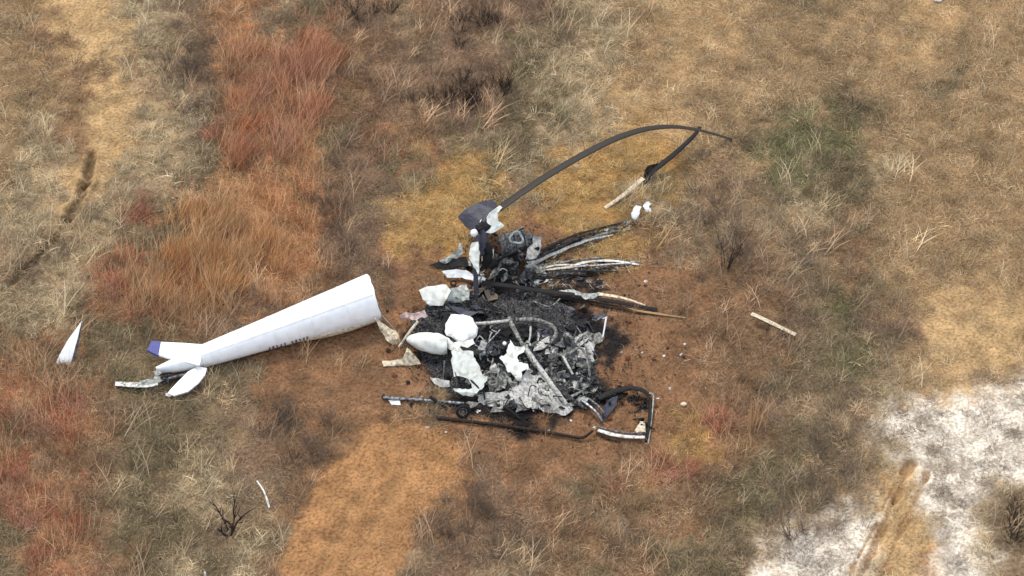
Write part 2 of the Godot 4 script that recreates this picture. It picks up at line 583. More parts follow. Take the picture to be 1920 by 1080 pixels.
func setup_materials():
	var clean := noise_tex(0.02, 3, [[0.0, grey(222, 3)], [0.35, grey(244, 1)], [0.6, grey(252)], [1.0, grey(255)]])
	var dirty := noise_tex(0.03, 4, [[0.0, grey(96, 4)], [0.3, grey(168, 4)], [0.45, grey(222, 2)], [0.6, grey(246)], [1.0, grey(255)]])
	var burnt := noise_tex(0.035, 5, [[0.0, grey(14)], [0.38, grey(34)], [0.5, grey(66, 2)], [0.62, grey(112, 2)], [0.8, grey(168, 2)], [1.0, grey(196)]])
	var sooty := noise_tex(0.03, 6, [[0.0, grey(60)], [0.4, grey(120)], [0.6, grey(190)], [1.0, grey(255)]])
	var fine := noise_tex(0.06, 8, [[0.0, grey(150)], [0.5, grey(215)], [1.0, grey(255)]])
	mat("white", Color8(238, 239, 240), 0.38, 0.0, clean, 0.7)
	M["white"].clearcoat_enabled = true
	M["white"].clearcoat = 0.4
	M["white"].clearcoat_roughness = 0.25
	mat("white_dirty", Color8(226, 226, 220), 0.5, 0.0, dirty, 1.3)
	var smoked := noise_tex(0.03, 14, [[0.0, grey(150, 3)], [0.28, grey(206, 3)], [0.42, grey(238, 2)], [0.6, grey(251)], [1.0, grey(255)]])
	mat("white_panel", Color8(220, 223, 216), 0.55, 0.0, smoked, 0.55)
	mat("white_smoked", Color8(240, 241, 238), 0.5, 0.0, smoked, 0.45)
	mat("pale_panel", Color8(198, 202, 196), 0.55, 0.0, smoked, 0.6)
	mat("grey_panel", Color8(176, 180, 174), 0.5, 0.0, dirty, 1.6)
	mat("blue", Color8(84, 88, 158), 0.45, 0.0, fine, 2.0)
	mat("ash", Color8(172, 170, 162), 0.85, 0.0, sooty, 1.8)
	mat("ash_light", Color8(190, 188, 182), 0.8, 0.0, dirty, 2.0)
	mat("burnt", Color8(150, 150, 152), 0.8, 0.15, burnt, 1.6)
	mat("heap", Color8(120, 118, 120), 0.9, 0.0, noise_tex(0.045, 31, [[0.0, grey(14)], [0.38, grey(42)], [0.5, grey(96, 2)], [0.62, grey(176, 3)], [1.0, grey(240, 2)]]), 1.9)
	mat("pink", Color8(206, 180, 176), 0.6, 0.0, dirty, 1.6)
	mat("char", Color8(46, 45, 47), 0.9, 0.0, sooty, 3.0)
	mat("char_brown", Color8(62, 46, 36), 0.8, 0.0, sooty, 2.0)
	mat("slate", Color8(74, 74, 86), 0.55, 0.1, fine, 1.5)
	mat("black", Color8(24, 23, 24), 0.75, 0.0, fine, 3.0)
	mat("alu", Color8(196, 198, 202), 0.35, 0.85, sooty, 1.6)
	mat("alu_dull", Color8(150, 148, 148), 0.55, 0.5, sooty, 2.2)
	mat("blade", Color8(48, 40, 31), 0.6, 0.0, fine, 1.5)
	mat("pale_wood", Color8(212, 196, 170), 0.7, 0.0, dirty, 2.0)
	mat("cream", Color8(214, 200, 174), 0.6, 0.0, dirty, 1.6)
	mat("rust", Color8(118, 66, 42), 0.9, 0.0, fine, 3.0)
	mat("mark", Color8(104, 104, 118), 0.5, 0.0, fine, 3.0)
	mat("twig_dark", Color8(52, 42, 36), 0.9, 0.0, fine, 4.0)
	mat("twig_grey", Color8(138, 120, 104), 0.9, 0.0, fine, 4.0)
	mat("twig_pale", Color8(178, 146, 108), 0.9, 0.0, fine, 4.0)
	var g := StandardMaterial3D.new()
	g.vertex_color_use_as_albedo = true
	g.roughness = 0.95
	g.metallic_specular = 0.15
	g.cull_mode = BaseMaterial3D.CULL_DISABLED
	M["grass"] = g
	var e := StandardMaterial3D.new()
	e.vertex_color_use_as_albedo = true
	e.roughness = 0.97
	e.metallic_specular = 0.15
	e.albedo_texture = noise_tex(0.05, 21, [[0.0, Color8(165, 158, 150)], [0.4, Color8(222, 218, 214)], [0.55, Color8(244, 242, 240)], [1.0, Color8(255, 255, 255)]], 1024, 6)
	e.uv1_triplanar = true
	e.uv1_world_triplanar = true
	e.uv1_scale = Vector3.ONE * 0.21
	e.normal_enabled = true
	e.normal_texture = noise_tex(0.06, 22, [], 1024, 6, true, 10.0)
	e.normal_scale = 0.9
	M["earth"] = e

# ---------------------------------------------------------------- ground
func axis_steps(lo: float, hi: float, step: float) -> Array:
	var out: Array = []
	var v := lo
	while v <= hi + 0.001:
		out.append(v)
		v += step
	var d := step
	var a := lo
	var b := hi
	while b < 900.0:
		d *= 1.35
		a -= d
		b += d
		out.push_front(a)
		out.append(b)
	return out

func make_ground():
	var xs := axis_steps(-13.0, 13.0, 0.05)
	var zs := axis_steps(-11.5, 9.5, 0.05)
	var nx := xs.size()
	var nz := zs.size()
	var pos := PackedVector3Array()
	var col := PackedColorArray()
	pos.resize(nx * nz)
	col.resize(nx * nz)
	var i := 0
	for z in zs:
		for x in xs:
			var y := ground_y(x, z)
			var near: bool = absf(x) < 14.0 and absf(z) < 13.0
			if near:
				y += n_fine.get_noise_2d(x, z) * 0.016
			pos[i] = Vector3(x, y, z)
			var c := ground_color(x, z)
			var k := 1.0 + n_tone.get_noise_2d(x, z) * 0.12 + n_fine.get_noise_2d(x + 9.0, z) * 0.16
			col[i] = Color(c.r * k, c.g * k, c.b * k).srgb_to_linear()
			i += 1
	var nor := PackedVector3Array()
	nor.resize(nx * nz)
	for r in nz:
		for c in nx:
			var l := pos[r * nx + maxi(c - 1, 0)]
			var q := pos[r * nx + mini(c + 1, nx - 1)]
			var u := pos[maxi(r - 1, 0) * nx + c]
			var d := pos[mini(r + 1, nz - 1) * nx + c]
			nor[r * nx + c] = (d - u).cross(q - l).normalized()
	var idx := PackedInt32Array()
	idx.resize((nx - 1) * (nz - 1) * 6)
	i = 0
	for r in nz - 1:
		for c in nx - 1:
			var a := r * nx + c
			idx[i] = a; idx[i + 1] = a + 1; idx[i + 2] = a + nx
			idx[i + 3] = a + 1; idx[i + 4] = a + nx + 1; idx[i + 5] = a + nx
			i += 6
	var arr := []
	arr.resize(Mesh.ARRAY_MAX)
	arr[Mesh.ARRAY_VERTEX] = pos
	arr[Mesh.ARRAY_NORMAL] = nor
	arr[Mesh.ARRAY_COLOR] = col
	arr[Mesh.ARRAY_INDEX] = idx
	var mesh := ArrayMesh.new()
	mesh.add_surface_from_arrays(Mesh.PRIMITIVE_TRIANGLES, arr)
	var o := put("ground", mesh, M["earth"])
	o.set_meta("kind", "structure")
	o.set_meta("label", "dry field of orange clay, pale sand and scorched soil")

# ---------------------------------------------------------------- tail boom
var boom_a := Vector3.ZERO
var boom_b := Vector3.ZERO
func boom_point(s: float, ang: float, off := 0.0) -> Vector3:
	var ax := (boom_b - boom_a).normalized()
	var up := (Vector3.UP - ax * ax.y).normalized()
	var side := ax.cross(up).normalized()      # towards the camera side is -side or +side
	if side.z < 0: side = -side
	var r := lerpf(0.475, 0.205, pow(maxf(s, 0.0), 0.92))
	var c := boom_a.lerp(boom_b, s)
	var ry := r * 1.04 + off
	var rz := r * 0.94 + off
	var yy := sin(ang)
	if yy < -0.6: yy = -0.6 + (yy + 0.6) * 0.75
	return c + up * yy * ry + side * cos(ang) * rz

func make_tail_boom():
	boom_a = P(696, 559, 0.46)
	boom_b = P(366, 673, 0.24)
	var t := thing("tail_boom", P(540, 640), "long white tapered helicopter tail boom, torn off and lying on the grass", "tail boom")
	var N := 36
	var rings: Array = []
	var inner: Array = []
	for i in 25:
		var s := i / 24.0
		var ring: Array = []
		var rin: Array = []
		for j in N:
			var a := TAU * j / N
			var dent := n_mid.get_noise_2d(s * 9.0, a * 2.0) * 0.006
			var s2 := s
			if i == 0: s2 = -0.008 + 0.006 * sin(a * 2.0 + 0.4) + rng.randf_range(-0.003, 0.003)
			ring.append(boom_point(s2, a, dent))
			rin.append(boom_point(s2, a, dent - 0.014))
		rings.append(ring)
		inner.append(rin)
	var st := loft(rings, true, false, false)
	var back: Array = []
	for i in range(0, 9):
		var rr: Array = inner[i].duplicate()
		rr.reverse()
		back.append(rr)
	loft(back, true, false, true, st)
	for j in N:
		var k := (j + 1) % N
		quad(st, inner[0][j], inner[0][k], rings[0][k], rings[0][j])
	put("boom_shell", done(st), M["white"], t)
	# riveted frame bands and the seam along the flank
	for s in [0.16, 0.36, 0.57, 0.78, 0.97]:
		var b: Array = []
		for q in [[-0.0045, 0.001], [-0.004, 0.0055], [0.004, 0.0055], [0.0045, 0.001]]:
			var ring: Array = []
			for j in N:
				ring.append(boom_point(s + q[0] * 0.9, TAU * j / N, q[1] + 0.0 + n_mid.get_noise_2d(s * 9.0, TAU * j / N * 2.0) * 0.006))
			b.append(ring)
		put("frame_band", done(loft(b, true, false, false)), M["white"], t)
	for a in [0.9]:
		var pts: Array = []
		for i in 20: pts.append(boom_point(0.01 + i / 19.0 * 0.95, a, 0.003 + n_mid.get_noise_2d((0.01 + i / 19.0 * 0.95) * 9.0, fposmod(a, TAU) * 2.0) * 0.006))
		put("skin_seam", done(tube(pts, 0.006, 0.004, 5)), M["white"], t)
	# worn, unreadable lettering low on the flank
	for i in 11:
		var s := 0.40 + i * 0.021
		if i == 5: continue
		for k in 3:
			var a0 := -0.20 - k * 0.14 + rng.randf_range(-0.03, 0.03)
			var w := rng.randf_range(0.005, 0.011)
			var q: Array = []
			for c in [[s, a0], [s + w, a0], [s + w - 0.003, a0 - 0.11], [s - 0.003, a0 - 0.11]]:
				q.append(boom_point(c[0], c[1], 0.010))
			var q2: Array = []
			for c in [[s, a0], [s + w, a0], [s + w - 0.003, a0 - 0.10], [s - 0.003, a0 - 0.10]]:
				q2.append(boom_point(c[0], c[1], -0.02))
			put("lettering_mark", done(loft([q2, q], false)), M["mark"], t)
	# underside fairing with scuffed skin
	var fr: Array = []
	for i in 13:
		var s := 0.02 + i / 12.0 * 0.42
		var ring: Array = []
		var bulge := 0.06 * sin(PI * i / 12.0)
		for j in 9:
			ring.append(boom_point(s, -0.42 - 0.11 * j, 0.006 + bulge * sin(PI * j / 8.0)))
		for j in 9:
			ring.append(boom_point(s, -0.42 - 0.11 * (8 - j), -0.02))
		fr.append(ring)
	put("belly_fairing", done(loft(fr)), M["cream"], t)
	# closed tail cone, pinched to a beak
	var cone: Array = []
	var tip := P(294, 696, 0.17)
	for i in 9:
		var s := i / 8.0
		var ring: Array = []
		for j in N:
			var a := TAU * j / N
			var p := boom_point(1.0, a, 0.002)
			var flat := tip + (p - boom_b) * Vector3(0.25, 0.5, 0.25)
			ring.append(p.lerp(flat, pow(s, 1.15)))
		cone.append(ring)
	put("tail_cone", done(loft(cone, true, false, true)), M["white"], t)
	# stabilisers
	var fin := put("stabiliser", sheet([[382, 646, 0.42], [345, 643, 0.43], [302, 641, 0.44], [297, 665, 0.40], [322, 672, 0.38], [346, 678, 0.37], [374, 684, 0.36]], 0.05, 0.0, 0.0, 9.0), M["white"], t)
	put("blue_tip", sheet([[302, 640.5, 0.44], [284, 639, 0.445], [276, 656, 0.42], [285, 661, 0.41], [297, 666.5, 0.40]], 0.054, 0.0, 0.0, 8.0), M["blue"], fin)
	var low := put("stabiliser", sheet([[388, 690, 0.28], [370, 687, 0.27], [352, 697, 0.24], [333, 716, 0.18], [314, 737, 0.10], [326, 742, 0.09], [352, 734, 0.13], [372, 718, 0.18], [384, 703, 0.22]], 0.05, 0.0, 0.0, 9.0), M["white"], t)
	put("torn_edge", sheet([[314, 736, 0.10], [308, 738, 0.06], [313, 743, 0.05], [326, 742, 0.08]], 0.03, 0.02, 1.0, 4.0), M["white_dirty"], low)
	# tail rotor gearbox, drive and blade
	put("gearbox", blob(P(312, 711, 0.12), Vector3(0.13, 0.08, 0.08), Basis(Vector3.UP, 0.4), 0.5, 12, 8), M["burnt"], t)
	put("drive_shaft", done(tube(line([[352, 702, 0.18], [330, 706, 0.17], [292, 716, 0.14]]), 0.03, 0.022, 8)), M["alu_dull"], t)
	put("pitch_link", done(tube(line([[322, 699, 0.24], [304, 701, 0.24], [296, 708, 0.15]]), 0.016, 0.016, 6)), M["black"], t)
	put("pitch_link", done(tube(line([[345, 707, 0.12], [322, 714, 0.12], [300, 712, 0.10]]), 0.016, 0.016, 6)), M["char"], t)
	var tb := line([[296, 716, 0.13], [275, 721, 0.11], [245, 721, 0.09], [216, 719, 0.06]])
	var ch: Array = []
	for i in tb.size(): ch.append(Vector3(0.03, 0.06, 0.19) * lerpf(1.15, 0.8, i / float(tb.size() - 1)))
	put("tail_rotor_blade", done(wing(tb, ch, 0.035, 0.04)), M["white_dirty"], t)
	put("split_skin", sheet([[262, 714, 0.16], [286, 708, 0.22], [300, 704, 0.24], [304, 714, 0.18], [284, 722, 0.14], [266, 724, 0.12]], 0.012, 0.02, 1.2, 5.0), M["grey_panel"], t)
	put("split_skin", sheet([[285, 698, 0.26], [297, 693, 0.3], [304, 700, 0.26], [294, 706, 0.2]], 0.012, 0.015, 1.0, 4.0), M["ash_light"], t)
	put("blade_root", blob(P(262, 726, 0.08), Vector3(0.07, 0.04, 0.05), Basis(), 0.3, 10, 6), M["burnt"], t)
	# torn skin and cables hanging from the open end
	put("torn_skin", sheet([[700, 592, 0.42], [712, 600, 0.36], [728, 615, 0.28], [746, 622, 0.20], [752, 642, 0.08], [738, 648, 0.05], [722, 636, 0.12], [712, 618, 0.25]], 0.01, 0.05, 2.0, 7.0), M["cream"], t)
	for k in 6:
		var dx := rng.randf_range(-4, 8)
		put("loose_cable", done(tube(line([[703 + k * 0.6, 556 + k * 8, 0.6 - k * 0.07], [712 + dx, 582 + k * 6, 0.38 - k * 0.03], [726 + dx, 600 + k * 5, 0.2], [738 + dx * 1.5, 615 + k * 5, 0.06]]), 0.009, 0.006, 5)), M["cream" if k % 2 else "twig_grey"], t)
	put("open_frame", ring_shape(boom_point(0.07, PI * 0.5).lerp(boom_point(0.07, -PI * 0.5), 0.5), (boom_b - boom_a).normalized(), 0.38, 0.02, 36, 7), M["burnt"], t)

func make_fin_fragment():
	var t := thing("fin_fragment", P(122, 683), "small white triangular fin fragment standing upright in russet grass", "fin")
	put("skin", sheet([[103, 684, 0.0], [112, 664, 0.14], [128, 636, 0.36], [153, 602, 0.62], [146, 632, 0.4], [132, 684, 0.0]], 0.05, 0.0, 0.0, 10.0), M["white"], t)
	put("torn_edge", sheet([[153, 603, 0.61], [146, 634, 0.38], [132, 685, 0.0], [139, 678, 0.02], [147, 648, 0.26], [152, 616, 0.5]], 0.03, 0.01, 1.0, 8.0), M["alu_dull"], t)

# ---------------------------------------------------------------- rotor
func make_main_rotor():
	var base := P(905, 500)
	var t := thing("main_rotor", base, "burnt rotor mast with one long thin dark blade bowed over in an arc", "rotor")
	put("mast", done(tube(line([[893, 560, 0.0], [892, 520, 0.35], [892, 478, 0.75], [897, 440, 1.05]]), 0.05, 0.045, 10, null, 0.12)), M["slate"], t)
	put("mast_fairing", sheet([[880, 472, 0.86], [884, 454, 1.0], [896, 454, 1.0], [898, 475, 0.88], [897, 514, 0.55], [888, 500, 0.62], [880, 484, 0.74]], 0.03, 0.012, 1.0, 7.0), M["white_panel"], t)
	put("mast_cap", blob(P(889, 437, 1.08), Vector3(0.075, 0.085, 0.07), Basis(), 0.15, 12, 8), M["white"], t)
	put("rotor_hub", blob(P(906, 428, 0.98), Vector3(0.15, 0.14, 0.13), Basis(Vector3.UP, 0.5), 0.5, 14, 10), M["black"], t)
	put("hub_arm", done(tube(line([[900, 474, 0.62], [907, 450, 0.85], [905, 428, 1.0], [912, 410, 1.06], [925, 395, 1.08]]), 0.10, 0.06, 9, null, 0.15)), M["slate"], t)
	put("hub_arm", done(tube(line([[906, 452, 0.80], [915, 472, 0.62], [912, 496, 0.36], [930, 492, 0.3]]), 0.11, 0.08, 9, null, 0.25)), M["black"], t)
	var grip := put("blade_grip", sheet([[911, 436, 1.0], [912, 410, 1.12], [919, 398, 1.16], [938, 385, 1.2], [942, 389, 1.18], [933, 402, 1.1], [934, 414, 1.0], [946, 423, 0.9], [932, 433, 0.9], [922, 438, 0.96]], 0.05, 0.015, 0.7, 6.0), M["white_panel"], t)
	put("grip_bolt", blob(P(918, 432, 0.9), Vector3(0.045, 0.05, 0.04), Basis(), 0.1, 10, 6), M["alu"], grip)
	put("control_rod", done(tube(line([[880, 440, 0.95], [896, 424, 1.04], [903, 412, 1.08]]), 0.018, 0.018, 6)), M["alu"], t)
	var pts := line([[930, 395, 1.08], [1000, 346, 1.30], [1070, 303, 1.38], [1140, 266, 1.34], [1190, 247, 1.22], [1230, 239, 1.04], [1270, 238, 0.78], [1310, 244, 0.47], [1340, 252, 0.26], [1372, 261, 0.04]], 6)
	var ch: Array = []
	for i in pts.size():
		var s := i / float(pts.size() - 1)
		ch.append(Vector3(0.06, 0.05, 0.20).normalized() * lerpf(0.24, 0.11, smoothstep(0.3, 1.0, s)))
	put("rotor_blade", done(wing(pts, ch, 0.03)), M["blade"], t)
	# slate cover resting against the head
	solo("engine_cover", sheet([[858, 406, 0.42], [872, 392, 0.55], [890, 382, 0.64], [921, 373, 0.76], [934, 390, 0.72], [918, 408, 0.62], [902, 431, 0.5], [886, 433, 0.4], [872, 424, 0.34]], 0.10, 0.012, 0.8, 8.0), M["slate"], "dark slate engine cover slab propped beside the rotor mast", "cover")

func strip_blade(called: String, pp: Array, w0: float, w1: float, thick: float, m: String, parent: Node3D = null, rough := 0.03, cdir := Vector3(0.1, 0.05, 1.0)) -> MeshInstance3D:
	var pts := line(pp, 5)
	var ch: Array = []
	var fr := frames(pts)
	for i in pts.size():
		var tdir: Vector3 = fr[i][2]
		var c: Vector3 = (cdir - tdir * cdir.dot(tdir)).normalized()
		ch.append(c * lerpf(w0, w1, i / float(pts.size() - 1)))
	return put(called, done(wing(pts, ch, thick, rough)), M[m], parent)

func make_broken_blades():
	var t := thing("broken_rotor_blade", P(1225, 330), "snapped rotor blade, charred outer end and pale exposed core, under the arched blade", "rotor blade")
	strip_blade("charred_end", [[1313, 238, 0.38], [1300, 255, 0.34], [1270, 284, 0.28], [1240, 308, 0.22], [1222, 322, 0.16], [1206, 342, 0.06]], 0.09, 0.20, 0.035, "black", t, 0.04)
	put("split_skin", sheet([[1236, 306, 0.25], [1214, 312, 0.27], [1207, 330, 0.12], [1216, 330, 0.1]], 0.02, 0.03, 1.5, 5.0), M["char_brown"], t)
	strip_blade("exposed_core", [[1206, 334, 0.09], [1185, 352, 0.07], [1160, 372, 0.05], [1134, 390, 0.03]], 0.12, 0.08, 0.03, "pale_wood", t, 0.05)
	strip_blade("core_splinter", [[1204, 340, 0.05], [1188, 356, 0.05], [1176, 366, 0.03]], 0.05, 0.02, 0.02, "pale_wood", t, 0.1)
	t = thing("flattened_rotor_blade", P(1050, 553), "blackened rotor blade lying flat across the ground beside the char", "rotor blade")
	strip_blade("spar", [[903, 530, 0.22], [960, 537, 0.20], [1010, 545, 0.17], [1070, 552, 0.14], [1130, 562, 0.11], [1180, 571, 0.09], [1232, 581, 0.03]], 0.12, 0.09, 0.04, "black", t, 0.05)
	strip_blade("charred_skin", [[1040, 556, 0.05], [1090, 563, 0.05], [1140, 573, 0.05], [1195, 584, 0.04], [1240, 590, 0.02]], 0.10, 0.06, 0.03, "char_brown", t, 0.08)
	put("peeled_skin", sheet([[1045, 545, 0.16], [1075, 542, 0.18], [1096, 551, 0.18], [1122, 549, 0.16], [1118, 558, 0.14], [1098, 562, 0.13], [1085, 553, 0.14], [1050, 550, 0.15]], 0.012, 0.03, 1.0, 6.0), M["grey_panel"], t)
	strip_blade("peeled_core", [[1120, 551, 0.13], [1150, 555, 0.12], [1180, 562, 0.1], [1210, 573, 0.05]], 0.09, 0.04, 0.02, "cream", t, 0.06)
	t = thing("blade_strip", P(1200, 585), "thin brown strip peeled from a rotor blade, pointing away from the char", "blade strip")
	strip_blade("skin", [[1120, 568, 0.05], [1170, 578, 0.05], [1230, 588, 0.045], [1285, 596, 0.02]], 0.08, 0.04, 0.02, "twig_pale", t, 0.08)
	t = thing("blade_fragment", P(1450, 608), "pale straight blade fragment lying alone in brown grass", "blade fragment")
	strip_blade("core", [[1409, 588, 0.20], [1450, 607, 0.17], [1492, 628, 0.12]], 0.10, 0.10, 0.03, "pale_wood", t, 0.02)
	strip_blade("painted_shade", [[1412, 593, 0.17], [1450, 611, 0.14], [1490, 631, 0.10]], 0.03, 0.03, 0.03, "char_brown", t, 0.02)  # dark strip painted in as the shade beneath the pale core
	t = thing("frayed_blade", P(1080, 480), "frayed rotor blade split into long charred and pale strips fanning from the engine", "rotor blade")
	for q in [[1006, 486, 1090, 444, 1168, 428, "burnt"], [1002, 492, 1085, 456, 1150, 440, "ash_light"], [1012, 478, 1060, 458, 1112, 446, "black"], [1016, 470, 1080, 440, 1176, 416, "char"], [1000, 500, 1060, 490, 1130, 482, "ash"],
			[1004, 508, 1080, 500, 1190, 492, "ash_light"], [996, 516, 1070, 512, 1150, 500, "burnt"], [1010, 504, 1050, 497, 1100, 497, "cream"], [985, 522, 1050, 520, 1120, 514, "char"], [1070, 498, 1130, 488, 1198, 496, "white_dirty"], [1090, 452, 1140, 436, 1182, 430, "ash"], [1040, 512, 1090, 508, 1160, 510, "black"]]:
		strip_blade("strip", [[q[0], q[1], 0.06], [q[2], q[3], rng.randf_range(0.05, 0.09)], [q[4], q[5], 0.03]], rng.randf_range(0.05, 0.09), 0.03, 0.015, q[6], t, 0.4)
	# frayed glass-fibre trails
	for trail in [["fibre_trail", [[1010, 488], [1050, 466], [1090, 452], [1130, 438], [1170, 428], [1195, 415]], "frayed grey fibres trailing from the burnt engine towards white scraps", 150],
			["fibre_trail", [[1010, 512], [1060, 503], [1110, 498], [1150, 495], [1190, 494]], "frayed grey fibres and pale flakes just above the flattened blade", 150],
			["fibre_trail", [[990, 528], [1030, 530], [1080, 528], [1130, 532]], "sooty black fibres scorched onto the ground along the flattened blade", 90]]:
		var st := SurfaceTool.new()
		st.begin(Mesh.PRIMITIVE_TRIANGLES)
		var st2 := SurfaceTool.new()
		st2.begin(Mesh.PRIMITIVE_TRIANGLES)
		var tr: Array = trail[1]
		for k in trail[3]:
			var u := rng.randf() * (tr.size() - 1)
			var i := int(u)
			var f := u - i
			var x := lerpf(tr[i][0], tr[i + 1][0], f) + rng.randf_range(-10, 10)
			var y := lerpf(tr[i][1], tr[i + 1][1], f) + rng.randf_range(-9, 9)
			var l := rng.randf_range(4, 22)
			var a := atan2(tr[i + 1][1] - tr[i][1], tr[i + 1][0] - tr[i][0]) + rng.randfn(0.0, 0.75)
			tube(smooth_line([P(x, y, 0.01), P(x + cos(a) * l * 0.5, y + sin(a) * l * 0.5, rng.randf_range(0.01, 0.05)), P(x + cos(a) * l, y + sin(a) * l, 0.01)], 3), rng.randf_range(0.003, 0.009), 0.002, 5, st if k % 2 else st2, 0.3)
		var tt := thing(trail[0], P(tr[2][0], tr[2][1]), trail[2], "fibres")
		put("charred_fibres", done(st), M["burnt"], tt).set_meta("kind", "stuff")
		put("pale_fibres", done(st2), M["ash_light"], tt).set_meta("kind", "stuff")
		for k in 16:
			var u := rng.randf() * (tr.size() - 1)
			var i := int(u)
			var x := lerpf(tr[i][0], tr[i + 1][0], u - i) + rng.randf_range(-9, 9)
			var y := lerpf(tr[i][1], tr[i + 1][1], u - i) + rng.randf_range(-7, 7)
			var l := rng.randf_range(4, 12)
			var w := rng.randf_range(1.5, 4.0)
			var a := atan2(tr[i + 1][1] - tr[i][1], tr[i + 1][0] - tr[i][0]) + rng.randfn(0.0, 0.35)
			var dx := Vector2(cos(a), sin(a)) * l
			var dy := Vector2(-sin(a), cos(a)) * w
			put("skin_flake", sheet([[x - dx.x, y - dx.y, 0.02], [x + dy.x, y + dy.y, 0.05], [x + dx.x, y + dx.y, 0.03], [x - dy.x, y - dy.y, 0.06]], 0.006, 0.012, 1.0, 5.0), M[["ash_light", "burnt", "ash", "char"][k % 4]], tt)

# ---------------------------------------------------------------- engine
func make_engine_area():
	var c0 := P(938, 462, 0.30)
	var c1 := P(1000, 448, 0.36)
	var t := thing("engine", P(965, 490), "burnt grey turbine engine with casing rings behind the rotor mast", "engine")
	var ax := (c1 - c0).normalized()
	var u := ax.cross(Vector3.UP).normalized()
	var v := u.cross(ax)
	var rings: Array = []
	for q in [[0.0, 0.10], [0.0, 0.20], [0.08, 0.24], [0.16, 0.24], [0.17, 0.27], [0.2, 0.27], [0.21, 0.23], [0.42, 0.22], [0.43, 0.26], [0.46, 0.26], [0.47, 0.2], [0.7, 0.18], [0.72, 0.22], [0.78, 0.22], [0.8, 0.14], [1.0, 0.12]]:
		var ring: Array = []
		for j in 20:
			var a := TAU * j / 20
			ring.append(c0.lerp(c1, q[0]) + (u * cos(a) + v * sin(a)) * q[1] * (1.0 + 0.12 * n_fine.get_noise_2d(q[0] * 3.0, a)))
		rings.append(ring)
	put("casing", done(loft(rings, false)), M["alu_dull"], t)
	put("exhaust_ring", ring_shape(P(968, 446, 0.56), Vector3(0.1, 0.93, 0.35).normalized(), 0.125, 0.026, 22, 7, 0.15), M["grey_panel"], t)
	for k in 12:
		var x := rng.randf_range(925, 1005)
		var y := rng.randf_range(435, 500)
		put("pipe", done(tube(line([[x, y, 0.2], [x + rng.randf_range(-18, 18), y - rng.randf_range(2, 14), rng.randf_range(0.35, 0.6)], [x + rng.randf_range(-35, 35), y + rng.randf_range(-6, 14), rng.randf_range(0.1, 0.4)]]), rng.randf_range(0.012, 0.03), -1.0, 6, null, 0.1)), M[["black", "char", "alu_dull", "burnt", "ash"][k % 5]], t)
	put("firewall", sheet([[1000, 442, 0.62], [1016, 443, 0.60], [1013, 470, 0.38], [1006, 484, 0.28], [986, 487, 0.26], [989, 466, 0.42], [999, 456, 0.5]], 0.02, 0.02, 1.0, 7.0), M["ash_light"], t)
	put("firewall_flange", sheet([[988, 490, 0.25], [1008, 488, 0.2], [1000, 500, 0.12], [986, 504, 0.1]], 0.02, 0.02, 1.0, 6.0), M["ash_light"], t)
	# folded parts to the side of the mast
	solo("cowling_strip", sheet([[824, 490, 0.16], [842, 480, 0.24], [858, 468, 0.34], [860, 455, 0.42], [866, 457, 0.42], [868, 474, 0.3], [852, 488, 0.18], [832, 495, 0.12]], 0.015, 0.02, 1.0, 6.0), M["grey_panel"], "narrow bent grey cowling strip beside the rotor mast", "cowling")
	solo("charred_panel", sheet([[806, 497, 0.05], [835, 488, 0.14], [872, 480, 0.28], [880, 498, 0.2], [850, 504, 0.08], [820, 503, 0.04]], 0.03, 0.03, 1.5, 7.0), M["black"], "flat charred black panel at the foot of the rotor mast", "panel")
	solo("white_strip", sheet([[828, 508, 0.18], [850, 505, 0.2], [874, 506, 0.22], [886, 514, 0.2], [908, 520, 0.18], [910, 531, 0.1], [890, 527, 0.12], [866, 521, 0.1], [838, 520, 0.08]], 0.02, 0.02, 0.8, 6.0), M["white"], "long white strip of cowling lying below the charred black panel", "cowling")

# ---------------------------------------------------------------- fuselage
func shard_mesh(sd: int, long := 1.0) -> ArrayMesh:
	var r := RandomNumberGenerator.new()
	r.seed = sd
	var n := r.randi_range(6, 9)
	var top: Array = []
	var bend := r.randf_range(-0.6, 0.6)
	for i in n:
		var a := TAU * i / n + r.randf_range(-0.3, 0.3)
		var q := Vector2(cos(a) * long, sin(a)) * r.randf_range(0.45, 1.1) * 0.5
		top.append(Vector3(q.x, absf(q.x + 0.1) * bend + r.randf_range(-0.08, 0.08), q.y))
	var bot: Array = []
	for p in top: bot.append(p - Vector3(0, 0.05, 0))
	var st := loft([bot, top], false)
	return done(st)

var heap_poly := PackedVector2Array()
func heap_outline():
	for q in [[770, 600], [800, 572], [860, 560], [930, 552], [1010, 545], [1060, 572], [1100, 610], [1118, 650], [1116, 672], [1118, 705], [1132, 735], [1112, 766], [1060, 770], [990, 765], [900, 748], [840, 735], [800, 690], [775, 640]]:
		var w := P(q[0], q[1])
		heap_poly.append(Vector2(w.x, w.z))

# height of the melted and burnt heap above the ground, negative outside it
func heap_height(x: float, z: float) -> float:
	var p := Vector2(x, z)
	var d := 1e9
	for i in heap_poly.size():
		d = minf(d, p.distance_to(Geometry2D.get_closest_point_to_segment(p, heap_poly[i], heap_poly[(i + 1) % heap_poly.size()])))
	if not Geometry2D.is_point_in_polygon(p, heap_poly): d = -d
	if d < 0.0: return 0.02 + d * 2.5
	var ramp := smoothstep(-0.02, 0.9, d)
	var px := pix(Vector3(x, 0, z))
	var tall := 0.22 * smoothstep(1110.0, 980.0, px.x) + 0.05
	return ramp * tall * (0.75 + 0.5 * n_mid.get_noise_2d(x * 3.0, z * 3.0)) + n_fine.get_noise_2d(x * 1.6, z * 1.6) * 0.11 * smoothstep(0.0, 0.25, d) + 0.02

# the point on the heap (or ground) that the photograph shows at this pixel, raised by h
func on_heap(px: float, py: float, h: float) -> Vector3:
	var q := P(px, py, 0.1)
	for i in 4:
		q = P(px, py, maxf(heap_height(q.x, q.z), 0.0) + h)
	return q

